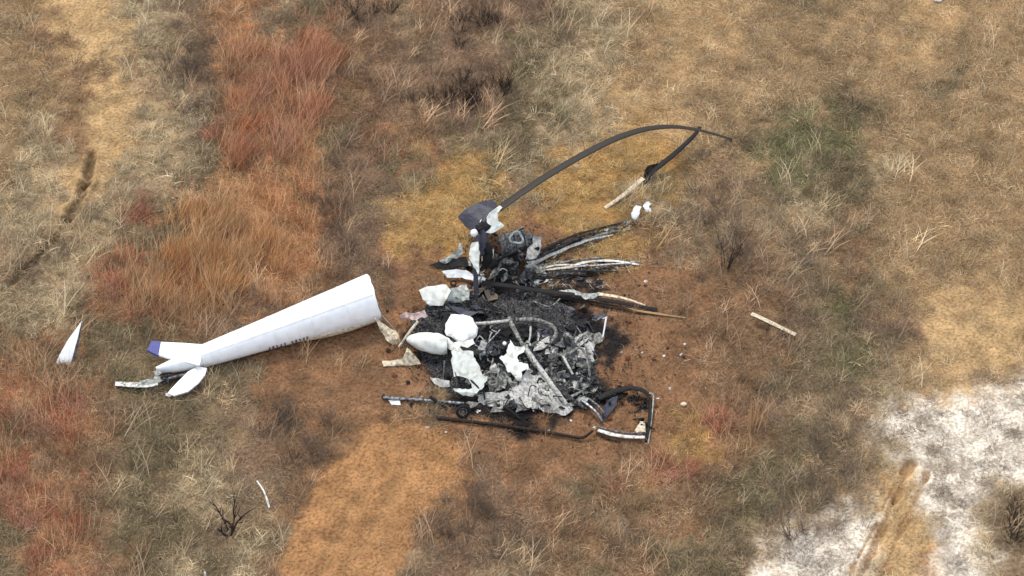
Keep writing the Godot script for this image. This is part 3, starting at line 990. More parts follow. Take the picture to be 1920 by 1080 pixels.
func make_fuselage():
	var t := thing("burnt_fuselage", P(960, 690), "burnt out helicopter cabin reduced to ash grey frames and charred heap", "helicopter")
	heap_outline()
	var outline := heap_poly
	var lo := outline[0]
	var hi := outline[0]
	for p in outline:
		lo = lo.min(p)
		hi = hi.max(p)
	var step := 0.045
	var nx := int((hi.x - lo.x) / step) + 3
	var nz := int((hi.y - lo.y) / step) + 3
	var g: Array = []
	for r in nz:
		for c in nx:
			var p := Vector2(lo.x + (c - 1) * step, lo.y + (r - 1) * step)
			g.append(Vector3(p.x, ground_y(p.x, p.y) + heap_height(p.x, p.y) + rng.randf_range(-0.012, 0.012), p.y))
	var st := SurfaceTool.new()
	st.begin(Mesh.PRIMITIVE_TRIANGLES)
	st.set_smooth_group(-1)
	for r in nz - 1:
		for c in nx - 1:
			var a := r * nx + c
			quad(st, g[a], g[a + 1], g[a + nx + 1], g[a + nx])
	put("charred_heap", done(st), M["heap"] if M.has("heap") else M["char"], t).set_meta("kind", "stuff")
	# large ash-grey floor skin
	put("floor_panel", sheet([[990, 690, 0.30], [1012, 696, 0.30], [1030, 708, 0.26], [1046, 728, 0.2], [1064, 752, 0.14], [1076, 768, 0.06], [1062, 779, 0.04], [1030, 772, 0.06], [1000, 766, 0.08], [962, 752, 0.12], [925, 748, 0.10], [940, 738, 0.18], [968, 728, 0.24], [978, 712, 0.28]], 0.015, 0.05, 2.0, 8.0), M["ash_light"], t)
	put("floor_panel", sheet([[900, 740, 0.12], [925, 735, 0.18], [955, 746, 0.14], [990, 760, 0.06], [960, 768, 0.03], [920, 762, 0.03], [895, 755, 0.04]], 0.012, 0.05, 2.5, 7.0), M["ash_light"], t)
	# frames and beams
	var beams := [
		[[[892, 607, 0.42], [920, 605, 0.46], [955, 601, 0.46]], 0.035, "ash_light"],
		[[[955, 596, 0.46], [968, 625, 0.45], [985, 655, 0.42], [1005, 688, 0.36]], 0.045, "ash"],
		[[[985, 655, 0.42], [1012, 690, 0.34], [1040, 728, 0.24], [1062, 758, 0.12]], 0.055, "ash_light"],
		[[[1000, 675, 0.36], [1030, 712, 0.28], [1062, 742, 0.18], [1100, 768, 0.08]], 0.05, "burnt"],
		[[[968, 600, 0.42], [995, 599, 0.46], [1020, 604, 0.44], [1038, 614, 0.36], [1042, 628, 0.3], [1030, 645, 0.26], [1018, 652, 0.24]], 0.045, "ash"],
		[[[995, 612, 0.5], [994, 630, 0.4], [990, 650, 0.3]], 0.022, "ash_light"],
		[[[890, 646, 0.40], [906, 654, 0.36], [918, 640, 0.44], [938, 618, 0.5]], 0.018, "alu"],
		[[[1056, 668, 0.28], [1072, 660, 0.34], [1086, 652, 0.36], [1098, 664, 0.3], [1104, 690, 0.22], [1106, 706, 0.1]], 0.028, "ash"],
		[[[1056, 668, 0.28], [1064, 684, 0.26], [1074, 702, 0.16]], 0.026, "ash_light"],
		[[[1098, 650, 0.22], [1106, 680, 0.2], [1106, 720, 0.06]], 0.02, "alu_dull"],
		[[[784, 602, 0.52], [768, 622, 0.40], [748, 650, 0.16]], 0.026, "cream"],
		[[[776, 612, 0.36], [765, 628, 0.3], [753, 650, 0.1]], 0.018, "alu_dull"],
		[[[834, 676, 0.3], [832, 700, 0.16], [830, 722, 0.03]], 0.02, "alu_dull"],
		[[[848, 676, 0.36], [851, 692, 0.3], [853, 706, 0.22]], 0.022, "white"],
		[[[972, 706, 0.28], [972, 740, 0.12], [971, 762, 0.02]], 0.012, "black"],
		[[[925, 672, 0.36], [922, 690, 0.3], [930, 705, 0.22], [945, 712, 0.2]], 0.02, "ash"],
		[[[800, 585, 0.22], [850, 582, 0.26], [895, 578, 0.24], [940, 588, 0.28]], 0.02, "burnt"],
		[[[905, 560, 0.2], [930, 575, 0.26], [960, 590, 0.3]], 0.022, "burnt"],
		[[[1000, 565, 0.14], [1030, 575, 0.18], [1050, 560, 0.2]], 0.018, "ash"],
		[[[860, 700, 0.2], [885, 715, 0.26], [905, 735, 0.2]], 0.02, "char"],
	]
	for b in beams:
		put("frame_tube", done(tube(line(b[0], 4), b[1], b[1] * 0.8, 7, null, 0.18)), M[b[2]], t)
	# instrument rings and hoses
	put("hose_ring", ring_shape(P(925, 655, 0.44), Vector3(0.1, 0.8, 0.6).normalized(), 0.12, 0.025, 20, 7, 0.12), M["burnt"], t)
	put("hose_ring", ring_shape(P(922, 708, 0.30), Vector3(-0.2, 0.9, 0.5).normalized(), 0.13, 0.022, 20, 7, 0.15), M["ash"], t)
	put("hose_ring", ring_shape(P(790, 606, 0.30), Vector3(0.1, 0.5, 0.8).normalized(), 0.09, 0.02, 18, 7, 0.1), M["burnt"], t)
	put("instrument", blob(P(946, 644, 0.50), Vector3(0.04, 0.04, 0.04), Basis(), 0.1, 10, 6), M["white"], t)
	put("instrument", blob(P(1064, 628, 0.12), Vector3(0.045, 0.045, 0.045), Basis(), 0.2, 10, 6), M["ash_light"], t)
	# crumpled ash-grey sheets draped over the heap
	for k in 52:
		var cx := 0.0
		var cy := 0.0
		var hard := k < 22
		if hard:
			cx = rng.randf_range(905, 1040)
			cy = rng.randf_range(700, 758) if k < 14 else rng.randf_range(620, 700)
		else:
			cx = rng.randf_range(1005, 1108)
			cy = rng.randf_range(625, 755)
		var ol: Array = []
		var nn := rng.randi_range(6, 9)
		var rr := rng.randf_range(11, 25)
		var squash := rng.randf_range(0.45, 0.9)
		var tw := rng.randf() * PI
		for i in nn:
			var a := TAU * i / nn
			var rad := rr * rng.randf_range(0.45, 1.2)
			var v := Vector2(cos(a), sin(a) * squash).rotated(tw) * rad
			var q := on_heap(cx + v.x, cy + v.y, 0.0)
			ol.append([cx + v.x, cy + v.y, q.y - ground_y(q.x, q.z) + rng.randf_range(0.02, 0.11)])
		put("crumpled_skin", sheet(ol, 0.008, 0.05, 1.6, 6.0), M[["ash_light", "ash", "grey_panel", "ash_light", "ash"][k % 5] if k < 14 else ["burnt", "char", "ash", "slate"][k % 4] if hard else ["burnt", "ash", "alu_dull", "ash_light", "grey_panel"][k % 5]], t)
	for k in 46:
		var cx := rng.randf_range(880, 1110)
		var cy := rng.randf_range(580, 755)
		var an := rng.randf() * TAU
		if cx > 950.0 and cx < 1050.0 and cy < 660.0: continue
		var l := rng.randf_range(12, 36)
		var a := on_heap(cx, cy, 0.02)
		var b := on_heap(cx + cos(an) * l, cy + sin(an) * l * 0.8, 0.02)
		var mid := a.lerp(b, 0.5) + Vector3(rng.randf_range(-0.1, 0.1), rng.randf_range(0.05, 0.2), rng.randf_range(-0.1, 0.1))
		put("wire", done(tube(smooth_line([a, a.lerp(mid, 0.6) + Vector3(0, 0.05, 0), mid, b.lerp(mid, 0.5) + Vector3(0, 0.02, 0.03), b], 3), rng.randf_range(0.007, 0.016), -1.0, 5)), M[["ash_light", "burnt", "ash", "black", "alu_dull"][k % 5]], t)
	# torn skin fragments lying all over the heap
	var shards: Array = []
	for k in 12: shards.append(shard_mesh(100 + k, 1.0 + 0.22 * (k % 6)))
	var bits: Array = []
	for k in 6:
		var r2 := RandomNumberGenerator.new()
		r2.seed = 300 + k
		bits.append(done(tube(smooth_line([Vector3(-0.5, 0, 0), Vector3(-0.15, r2.randf_range(-0.15, 0.2), r2.randf_range(-0.2, 0.2)), Vector3(0.2, r2.randf_range(-0.15, 0.2), r2.randf_range(-0.2, 0.2)), Vector3(0.5, 0, r2.randf_range(-0.2, 0.2))], 3), 0.05, 0.035, 6)))
	var areas := [
		[945, 670, 95, 80, 110, 0.42, ["ash", "black", "char", "black", "burnt", "grey_panel", "ash_light", "black"]],
		[1050, 680, 66, 75, 80, 0.26, ["burnt", "ash", "alu_dull", "black", "slate", "burnt"]],
		[860, 590, 75, 24, 45, 0.24, ["char", "burnt", "slate", "black", "ash"]],
		[1065, 735, 50, 34, 30, 0.14, ["burnt", "slate", "char", "ash"]],
		[940, 500, 75, 30, 60, 0.22, ["slate", "burnt", "ash", "ash_light", "black", "ash"]],
		[930, 548, 60, 14, 16, 0.14, ["burnt", "ash", "twig_grey"]],
		[950, 755, 70, 12, 18, 0.05, ["ash_light", "ash", "burnt"]],
		[1090, 610, 60, 32, 16, 0.05, ["slate", "char", "ash"]],
	]
	for a in areas:
		for k in a[4]:
			var u := sqrt(rng.randf())
			var an := rng.randf() * TAU
			var px: float = a[0] + cos(an) * u * a[2]
			var py: float = a[1] + sin(an) * u * a[3]
			var h: float = rng.randf_range(0.0, 0.09)
			var mk: String = a[6][rng.randi() % a[6].size()]
			var is_bit := rng.randf() < 0.3
			var o := put("bent_tube" if is_bit else "skin_fragment", bits[rng.randi() % bits.size()] if is_bit else shards[rng.randi() % shards.size()], M[mk], t)
			var sz := rng.randf_range(0.10, 0.30) if not is_bit else rng.randf_range(0.16, 0.42)
			var b := Basis(Vector3(rng.randf_range(-1, 1), rng.randf_range(-1, 1), rng.randf_range(-1, 1)).normalized(), rng.randf_range(0.0, 1.0)) * Basis(Vector3.UP, rng.randf() * TAU)
			o.transform = Transform3D(b.scaled(Vector3.ONE * sz), on_heap(px, py, h) - t.position)

func make_white_panels():
	# roof dome and the parts hanging below it
	var t := thing("roof_dome", P(865, 640), "round bright white domed cover in the middle of the burnt cabin", "cover")
	var c := P(865, 615, 0.48)
	var shape: Array = []
	var tilt := Basis(Vector3.RIGHT, 0.35)
	for q in [[0.0, 0.15], [0.10, 0.14], [0.20, 0.115], [0.26, 0.07], [0.29, 0.0], [0.285, -0.03], [0.24, -0.03]]:
		var ring: Array = []
		for j in 26:
			var a := TAU * j / 26
			var wob := 1.0 + 0.08 * sin(a * 2.0 + 0.7) + 0.06 * sin(a * 5.0) + 0.05 * sin(a * 9.0 + 2.0)
			wob *= 1.0 + (0.06 * n_fine.get_noise_2d(a * 2.0, q[0] * 8.0) if q[0] > 0.05 else 0.0)
			ring.append(c + tilt * Vector3(cos(a) * q[0] * wob, q[1] * 0.55, sin(a) * q[0] * wob * 1.05))
		shape.append(ring)
	put("dome", done(loft(shape, false)), M["white_smoked"], t)
	put("torn_skirt", sheet([[838, 632, 0.40], [850, 642, 0.40], [868, 640, 0.42], [888, 634, 0.42], [890, 644, 0.38], [874, 654, 0.36], [868, 660, 0.32], [848, 658, 0.3], [832, 648, 0.34]], 0.015, 0.008, 1.2, 6.0), M["white_panel"], t)
	# smooth white tank
	t = thing("fuel_tank", P(802, 668), "smooth white teardrop tank half buried in the burnt cabin", "tank")
	var a0 := P(762, 636, 0.26)
	var a1 := P(838, 648, 0.34)
	var rings: Array = []
	for i in 17:
		var s := i / 16.0
		var r := 0.2 * pow(sin(PI * clampf(0.05 + s * 0.80, 0.0, 1.0)), 0.62) * lerpf(0.8, 1.2, s)
		var ring: Array = []
		for j in 24:
			var a := TAU * j / 24
			ring.append(a0.lerp(a1, s) + Vector3(0.05 * cos(a), sin(a), cos(a)) * r * (1.0 + 0.16 * n_mid.get_noise_2d(s * 5.0, a * 1.5)))
		rings.append(ring)
	put("shell", done(loft(rings)), M["white_panel"], t)
	# cowling by the mast
	t = thing("engine_cowling", P(830, 572), "creamy white engine cowling lying between tail boom and rotor mast", "cowling")
	put("shell", sheet([[786, 543, 0.30], [800, 537, 0.36], [836, 533, 0.40], [845, 545, 0.38], [838, 560, 0.3], [830, 572, 0.16], [805, 574, 0.12], [792, 562, 0.2]], 0.03, 0.008, 0.8, 8.0), M["white_panel"], t)
	put("torn_half", sheet([[842, 541, 0.36], [858, 537, 0.36], [874, 532, 0.34], [881, 550, 0.28], [880, 562, 0.2], [862, 566, 0.16], [846, 568, 0.14], [838, 562, 0.24]], 0.02, 0.03, 1.4, 7.0), M["grey_panel"], t)
	put("hinge", ring_shape(P(850, 531, 0.34), Vector3(0, 0.7, 0.7), 0.05, 0.016, 14, 6), M["char"], t)
	# torn roof skins
	solo("torn_skin_panel", sheet([[846, 656, 0.46], [868, 656, 0.48], [888, 657, 0.48], [890, 672, 0.44], [899, 688, 0.40], [905, 702, 0.36], [914, 707, 0.34], [906, 724, 0.26], [894, 737, 0.20], [884, 744, 0.12], [868, 742, 0.11], [853, 731, 0.14], [851, 728, 0.16], [884, 729, 0.20], [884, 716, 0.26], [872, 707, 0.32], [856, 704, 0.36], [848, 690, 0.40]], 0.018, 0.016, 2.0, 6.0), M["pale_panel"], "large pale grey torn roof panel with a dark hollow beneath", "panel")
	solo("torn_door_skin", sheet([[957, 638, 0.53], [966, 650, 0.51], [983, 648, 0.53], [981, 660, 0.49], [968, 668, 0.47], [973, 679, 0.45], [991, 684, 0.43], [991, 692, 0.39], [977, 697, 0.39], [980, 714, 0.31], [970, 712, 0.29], [950, 693, 0.35], [946, 681, 0.41], [937, 672, 0.43], [950, 662, 0.47]], 0.016, 0.012, 1.9, 5.0), M["white_panel"], "jagged branching white torn door panel amid grey ash frames", "panel")
	solo("skin_scrap", sheet([[917, 690, 0.32], [928, 680, 0.34], [938, 690, 0.32], [934, 700, 0.26], [920, 699, 0.26]], 0.014, 0.02, 1.2, 5.0), M["ash_light"], "small jagged pale scrap between the two torn white panels", "scrap")
	solo("nose_fairing", sheet([[716, 677, 0.05], [738, 676, 0.08], [755, 672, 0.16], [760, 660, 0.26], [763, 652, 0.3], [776, 664, 0.26], [789, 682, 0.12], [772, 685, 0.06], [745, 686, 0.03], [719, 687, 0.02]], 0.03, 0.01, 0.6, 7.0), M["cream"], "cream curved fairing with a pointed flat end beside the tail boom", "fairing")
	solo("pink_scrap", sheet([[748, 592, 0.24], [760, 584, 0.32], [772, 588, 0.34], [796, 582, 0.36], [802, 594, 0.3], [785, 602, 0.26], [768, 598, 0.24], [754, 600, 0.16]], 0.014, 0.03, 1.2, 6.0), M["pink"] if M.has("pink") else M["white_dirty"], "scorched pinkish white scrap at the broken end of the boom", "scrap")
	solo("belly_scrap", sheet([[806, 708, 0.06], [822, 710, 0.14], [842, 714, 0.14], [844, 724, 0.08], [832, 727, 0.03], [815, 720, 0.03]], 0.016, 0.02, 1.0, 6.0), M["white_dirty"], "small dirty white scrap under the white teardrop tank", "scrap")

func make_skids_and_nose():
	var t := thing("landing_skid", P(970, 805), "long thin dark landing skid tube lying on orange soil", "landing skid")
	put("skid_tube", done(tube(line([[818, 783, 0.05], [868, 789, 0.05], [935, 797, 0.05], [1010, 808, 0.05], [1085, 821, 0.06]]), 0.036, 0.03, 8, null, 0.08)), M["char_brown"], t)
	put("skid_toe", done(tube(line([[1085, 821, 0.06], [1098, 818, 0.09], [1112, 807, 0.16]]), 0.03, 0.022, 8)), M["char_brown"], t)
	t = thing("landing_skid", P(800, 752), "short silvery skid tube end on the soil beside the small wheel", "landing skid")
	put("skid_tube", done(tube(line([[718, 744, 0.07], [735, 747, 0.06], [790, 750, 0.06], [870, 757, 0.05]]), 0.038, 0.034, 8, null, 0.05)), M["alu"], t)
	put("end_cap", blob(P(719, 744, 0.06), Vector3(0.04, 0.05, 0.05), Basis(), 0.1, 10, 6), M["char_brown"], t)
	put("wear_plate", sheet([[728, 750, 0.04], [750, 752, 0.05], [752, 759, 0.02], [734, 759, 0.01]], 0.012, 0.008, 0.8, 5.0), M["white"], t)
	for q in [[[[806, 744, 0.16], [820, 753, 0.12], [839, 768, 0.02]], "short bent dark strut leaning beside the silvery skid tube"], [[[944, 762, 0.14], [958, 771, 0.10], [976, 786, 0.02]], "short bent dark strut leaning under the ash grey floor"]]:
		solo("cross_strut", done(tube(line(q[0]), 0.032, 0.024, 8, null, 0.1)), M["black"], q[1], "strut")
	t = thing("ground_wheel", P(868, 786), "small dark ground handling wheel standing on its rim", "wheel")
	var ax := Vector3(0.25, 0.45, 1.0).normalized()
	put("tyre", ring_shape(P(868, 772, 0.13), ax, 0.108, 0.028, 26, 9), M["black"], t)
	var rim := put("rim", ring_shape(P(868, 772, 0.13), ax, 0.074, 0.012, 22, 6), M["alu_dull"], t)
	put("hub", blob(P(868, 772, 0.13), Vector3(0.03, 0.03, 0.03), Basis(), 0.0, 10, 6), M["alu_dull"], rim)
	var c := P(868, 772, 0.13)
	for k in 3:
		var u := ax.cross(Vector3.UP).normalized()
		var v := ax.cross(u)
		var a := TAU * k / 3.0 + 0.3
		put("spoke", done(tube([c, c + (u * cos(a) + v * sin(a)) * 0.075], 0.008, 0.008, 5)), M["alu_dull"], rim)
	# nose: window frame loop and rubber
	t = thing("nose_window_hoop", P(1170, 815), "burnt nose window frame loop of black rubber and pale metal", "frame")
	strip_blade("rubber_seal", [[1122, 748, 0.06], [1150, 735, 0.12], [1180, 728, 0.16], [1205, 733, 0.16], [1218, 745, 0.12], [1219, 775, 0.08], [1217, 800, 0.06], [1212, 828, 0.02]], 0.13, 0.05, 0.06, "black", t, 0.14)
	strip_blade("sill", [[1122, 806, 0.07], [1145, 814, 0.09], [1175, 819, 0.09], [1209, 820, 0.07]], 0.08, 0.06, 0.04, "white_dirty", t, 0.02)
	put("sill_edge", done(tube(line([[1120, 800, 0.10], [1145, 807, 0.12], [1178, 812, 0.12], [1210, 811, 0.1]]), 0.018, 0.018, 6)), M["alu_dull"], t)
	put("sill_edge", done(tube(line([[1118, 812, 0.03], [1138, 822, 0.03], [1162, 828, 0.03]]), 0.02, 0.016, 6)), M["char_brown"], t)
	put("side_post", sheet([[1200, 790, 0.12], [1209, 790, 0.12], [1211, 812, 0.08], [1196, 814, 0.06], [1190, 808, 0.06]], 0.014, 0.01, 0.6, 5.0), M["cream"], t)
	put("glazing_edge", done(tube(line([[1216, 738, 0.14], [1225, 742, 0.12], [1222, 780, 0.08], [1216, 832, 0.02]]), 0.018, 0.012, 6)), M["grey_panel"], t)
	var st := SurfaceTool.new()
	st.begin(Mesh.PRIMITIVE_TRIANGLES)
	for k in 34:
		var px := rng.randf_range(1120, 1218)
		var py := 735.0 + rng.randf_range(-10, 26)
		if px > 1196: py = rng.randf_range(735, 800)
		tube(smooth_line([P(px, py, 0.01), P(px + rng.randf_range(-10, 10), py + rng.randf_range(-8, 8), rng.randf_range(0.05, 0.16)), P(px + rng.randf_range(-18, 18), py + rng.randf_range(-8, 14), 0.01)], 3), rng.randf_range(0.015, 0.035), 0.01, 6, st, 0.35)
	put("melted_seal", done(st), M["black"], t).set_meta("kind", "stuff")
	t = thing("nose_strut", P(1112, 775), "bright curved metal strut pair beside the nose window frame", "strut")
	put("strut", done(tube(line([[1092, 752, 0.12], [1108, 764, 0.16], [1122, 778, 0.16], [1129, 792, 0.05]]), 0.032, 0.03, 9)), M["alu"], t)
	put("strut", done(tube(line([[1104, 748, 0.1], [1120, 760, 0.14], [1132, 774, 0.14], [1136, 786, 0.04]]), 0.024, 0.02, 9)), M["alu_dull"], t)
	put("bracket", sheet([[1128, 770, 0.12], [1142, 748, 0.16], [1158, 742, 0.14], [1156, 758, 0.1], [1140, 780, 0.06], [1134, 790, 0.03]], 0.02, 0.02, 1.0, 6.0), M["slate"], t)

func make_scattered_pieces():
	solo("white_rod", done(tube(line([[1137, 594, 0.34], [1134, 612, 0.2], [1129, 640, 0.0]]), 0.02, 0.014, 7)), M["white"], "thin white rod standing in the black scorched patch", "rod")
	solo("white_scrap", sheet([[1183, 406, 0.05], [1186, 392, 0.16], [1194, 384, 0.2], [1202, 388, 0.18], [1198, 404, 0.08], [1190, 414, 0.02]], 0.02, 0.03, 1.0, 5.0), M["white"], "crumpled white oval scrap near the pale end of the snapped blade", "scrap")
	solo("white_scrap", sheet([[1206, 388, 0.06], [1212, 378, 0.14], [1222, 380, 0.12], [1216, 388, 0.08], [1224, 398, 0.03], [1212, 398, 0.03]], 0.016, 0.03, 1.2, 4.0), M["white"], "curled white scrap just beyond the crumpled white oval", "scrap")
	solo("white_bag", blob(P(1758, -4, 0.06), Vector3(0.14, 0.08, 0.11), Basis(Vector3.UP, 0.3), 0.35, 16, 10), M["white"], "small bright white object alone in tan grass", "litter")
	solo("white_litter", blob(P(1282, 758, 0.03), Vector3(0.06, 0.035, 0.045), Basis(), 0.4, 10, 7), M["cream"], "small pale lump on brown soil beside the nose window frame", "stone")
	solo("pale_stick", done(tube(line([[482, 902, 0.12], [493, 918, 0.16], [500, 935, 0.12], [505, 952, 0.03]]), 0.014, 0.022, 6)), M["white_dirty"], "pale bent stick lying beside the dark bare shrub", "stick")
	solo("pale_peg", done(tube(line([[384, 1072, 0.10], [385, 1080, 0.05], [386, 1090, 0.0]]), 0.02, 0.02, 6)), M["white_dirty"], "short pale peg in olive grass near the clay track", "peg")
	var crumb := MultiMesh.new()
	crumb.transform_format = MultiMesh.TRANSFORM_3D
	crumb.mesh = shard_mesh(801, 1.3)
	var spots: Array = []
	for k in 5200:
		var an := rng.randf() * TAU
		var u := sqrt(rng.randf()) * 0.5 + absf(rng.randfn(0.0, 0.42)) + 0.2
		var cx := 985.0 + cos(an) * 195.0 * u
		var cy := 640.0 + sin(an) * 135.0 * u
		if k % 4 == 0:
			cx = 960.0 + cos(an) * 95.0 * u
			cy = 490.0 + sin(an) * 48.0 * u
		if n_warp2.get_noise_2d(cx * 0.03, cy * 0.03) < -0.12: continue
		if cx < 735.0: continue
		var sc := rng.randf_range(0.012, 0.05)
		spots.append(Transform3D(Basis(Vector3.UP, rng.randf() * TAU).rotated(Vector3.RIGHT, rng.randf_range(-0.5, 0.5)).scaled(Vector3.ONE * sc), P(cx, cy, 0.015 + sc * 0.3)))
	crumb.instance_count = spots.size()
	for k in spots.size(): crumb.set_instance_transform(k, spots[k])
	var co := MultiMeshInstance3D.new()
	co.name = "charcoal_crumbs"
	co.multimesh = crumb
	co.material_override = M["char"]
	add_child(co)
	tag(co, "black charcoal crumbs strewn round the burnt cabin", "charcoal", "", "stuff")
	# soil clods and flakes thrown about
	var clods: Array = []
	for k in 4: clods.append(blob(Vector3.ZERO, Vector3(1, 0.7, 0.85), Basis(), 0.7, 9, 6))
	var flakes: Array = []
	for k in 5: flakes.append(shard_mesh(500 + k, 1.3))
	for set_ in [["soil_clod", clods, [["rust", 0.6], ["char_brown", 0.4]], 46, 0.02, 0.055, "dark brown soil clod on the scorched ground round the burnt cabin", "clod", "clods round the burnt cabin"],
			["metal_flake", flakes, [["ash_light", 0.5], ["white_dirty", 0.5]], 34, 0.03, 0.09, "small pale metal flake on the soil round the burnt cabin", "flake", "flakes round the burnt cabin"]]:
		for k in set_[3]:
			var a := rng.randf() * TAU
			var u := rng.randf_range(0.75, 1.55)
			var px := 985.0 + cos(a) * 200.0 * u
			var py := 655.0 + sin(a) * 125.0 * u
			if px < 720.0 or py < 470.0: continue
			var s := rng.randf_range(set_[4], set_[5])
			var mk: String = set_[2][0][0] if rng.randf() < set_[2][0][1] else set_[2][1][0]
			var o := solo(set_[0], set_[1][rng.randi() % set_[1].size()], M[mk], set_[6], set_[7], set_[8])
			o.transform = Transform3D(Basis(Vector3.UP, rng.randf() * TAU).rotated(Vector3.RIGHT, rng.randf_range(-0.4, 0.4)).scaled(Vector3.ONE * s), P(px, py, s * 0.2))

# ---------------------------------------------------------------- plants
func blade_tri(pos: PackedVector3Array, col: PackedColorArray, a: Vector3, dir: Vector3, length: float, w: float, curl: float, twist: Vector3, c: Color, segs := 3):
	var side := dir.cross(Vector3(sin(w * 9000.0), 0.3, cos(w * 9000.0))).normalized() * w * 0.5
	var p := a
	var d := dir
	for i in segs:
		var q := p + d * length / segs
		var t0 := 1.0 - float(i) / segs * 0.75
		var t1 := 1.0 - float(i + 1) / segs * 0.75
		if i == segs - 1:
			pos.append(p - side * t0); pos.append(p + side * t0); pos.append(q)
			col.append(c); col.append(c); col.append(c)
		else:
			pos.append(p - side * t0); pos.append(p + side * t0); pos.append(q + side * t1)
			pos.append(p - side * t0); pos.append(q + side * t1); pos.append(q - side * t1)
			for k in 6: col.append(c)
		p = q
		d = (d + twist * curl + Vector3.DOWN * curl * 0.35).normalized()

func tuft(sd: int, n: int, spread: float, l0: float, l1: float, w0: float, w1: float, splay: float, curl: float, lean: Vector3, tones := 0.45) -> ArrayMesh:
	var r := RandomNumberGenerator.new()
	r.seed = sd
	var pos := PackedVector3Array()
	var col := PackedColorArray()
	for i in n:
		var a := r.randf() * TAU
		var q := Vector3(cos(a), 0, sin(a)) * spread * sqrt(r.randf())
		var b := r.randf() * TAU
		var dir := (Vector3.UP + Vector3(cos(b), 0, sin(b)) * splay * r.randf_range(0.2, 1.0) + lean).normalized()
		var k := 1.0 + tones * r.randf_range(-1.0, 1.0)
		var c := Color(k * r.randf_range(0.96, 1.04), k, k * r.randf_range(0.94, 1.06))
		blade_tri(pos, col, q - Vector3(0, 0.02, 0), dir, r.randf_range(l0, l1), r.randf_range(w0, w1), curl * r.randf_range(0.3, 1.6), Vector3(cos(b + r.randf_range(-1, 1)), r.randf_range(-0.3, 0.3), sin(b)), c, 3)
	return packed(pos, col)

func packed(pos: PackedVector3Array, col: PackedColorArray) -> ArrayMesh:
	var nor := PackedVector3Array()
	nor.resize(pos.size())
	for i in range(0, pos.size(), 3):
		var n := (pos[i + 2] - pos[i]).cross(pos[i + 1] - pos[i]).normalized()
		nor[i] = n; nor[i + 1] = n; nor[i + 2] = n
	var arr := []
	arr.resize(Mesh.ARRAY_MAX)
	arr[Mesh.ARRAY_VERTEX] = pos
	arr[Mesh.ARRAY_NORMAL] = nor
	arr[Mesh.ARRAY_COLOR] = col
	var m := ArrayMesh.new()
	m.add_surface_from_arrays(Mesh.PRIMITIVE_TRIANGLES, arr)
	return m

func shrub_mesh(sd: int, stems: int, h: float, splay: float, r0: float, forks := 3) -> ArrayMesh:
	var st := SurfaceTool.new()
	st.begin(Mesh.PRIMITIVE_TRIANGLES)
	var r := RandomNumberGenerator.new()
	r.seed = sd
	for k in stems:
		var b := r.randf() * TAU
		var d := (Vector3.UP + Vector3(cos(b), 0, sin(b)) * splay * r.randf_range(0.3, 1.0)).normalized()
		var p := Vector3(cos(b), 0, sin(b)) * 0.05 - Vector3(0, 0.03, 0)
		var pts: Array = [p]
		var l := h * r.randf_range(0.6, 1.1)
		for i in 4:
			p += d * l / 4.0
			pts.append(p)
			d = (d + Vector3(r.randf_range(-1, 1), r.randf_range(-0.2, 0.5), r.randf_range(-1, 1)) * 0.22).normalized()
			if i > 0:
				for f in forks:
					if r.randf() < 0.75:
						var e := (d + Vector3(r.randf_range(-1, 1), r.randf_range(-0.1, 0.7), r.randf_range(-1, 1)) * 0.9).normalized()
						var q := p + e * l * r.randf_range(0.12, 0.25)
						tube([p, q, q + (e + Vector3(r.randf_range(-1, 1), 0.2, r.randf_range(-1, 1)) * 0.5).normalized() * l * 0.14], r0 * 0.5, r0 * 0.25, 4, st)
		tube(pts, r0, r0 * 0.45, 5, st)
	return done(st)

func clump(called: String, mesh: Mesh, m: Material, px: float, py: float, s: float, turn: float, label: String, category: String, group := "") -> MeshInstance3D:
	var o := solo(called, mesh, m, label, category, group)
	o.transform = Transform3D(Basis(Vector3.UP, turn).scaled(Vector3(s, s, s)), P(px, py, 0.0))
	return o

func tinted(key: String, c: Color) -> StandardMaterial3D:
	var m: StandardMaterial3D = M["grass"].duplicate()
	m.albedo_color = c
	M[key] = m
	return m

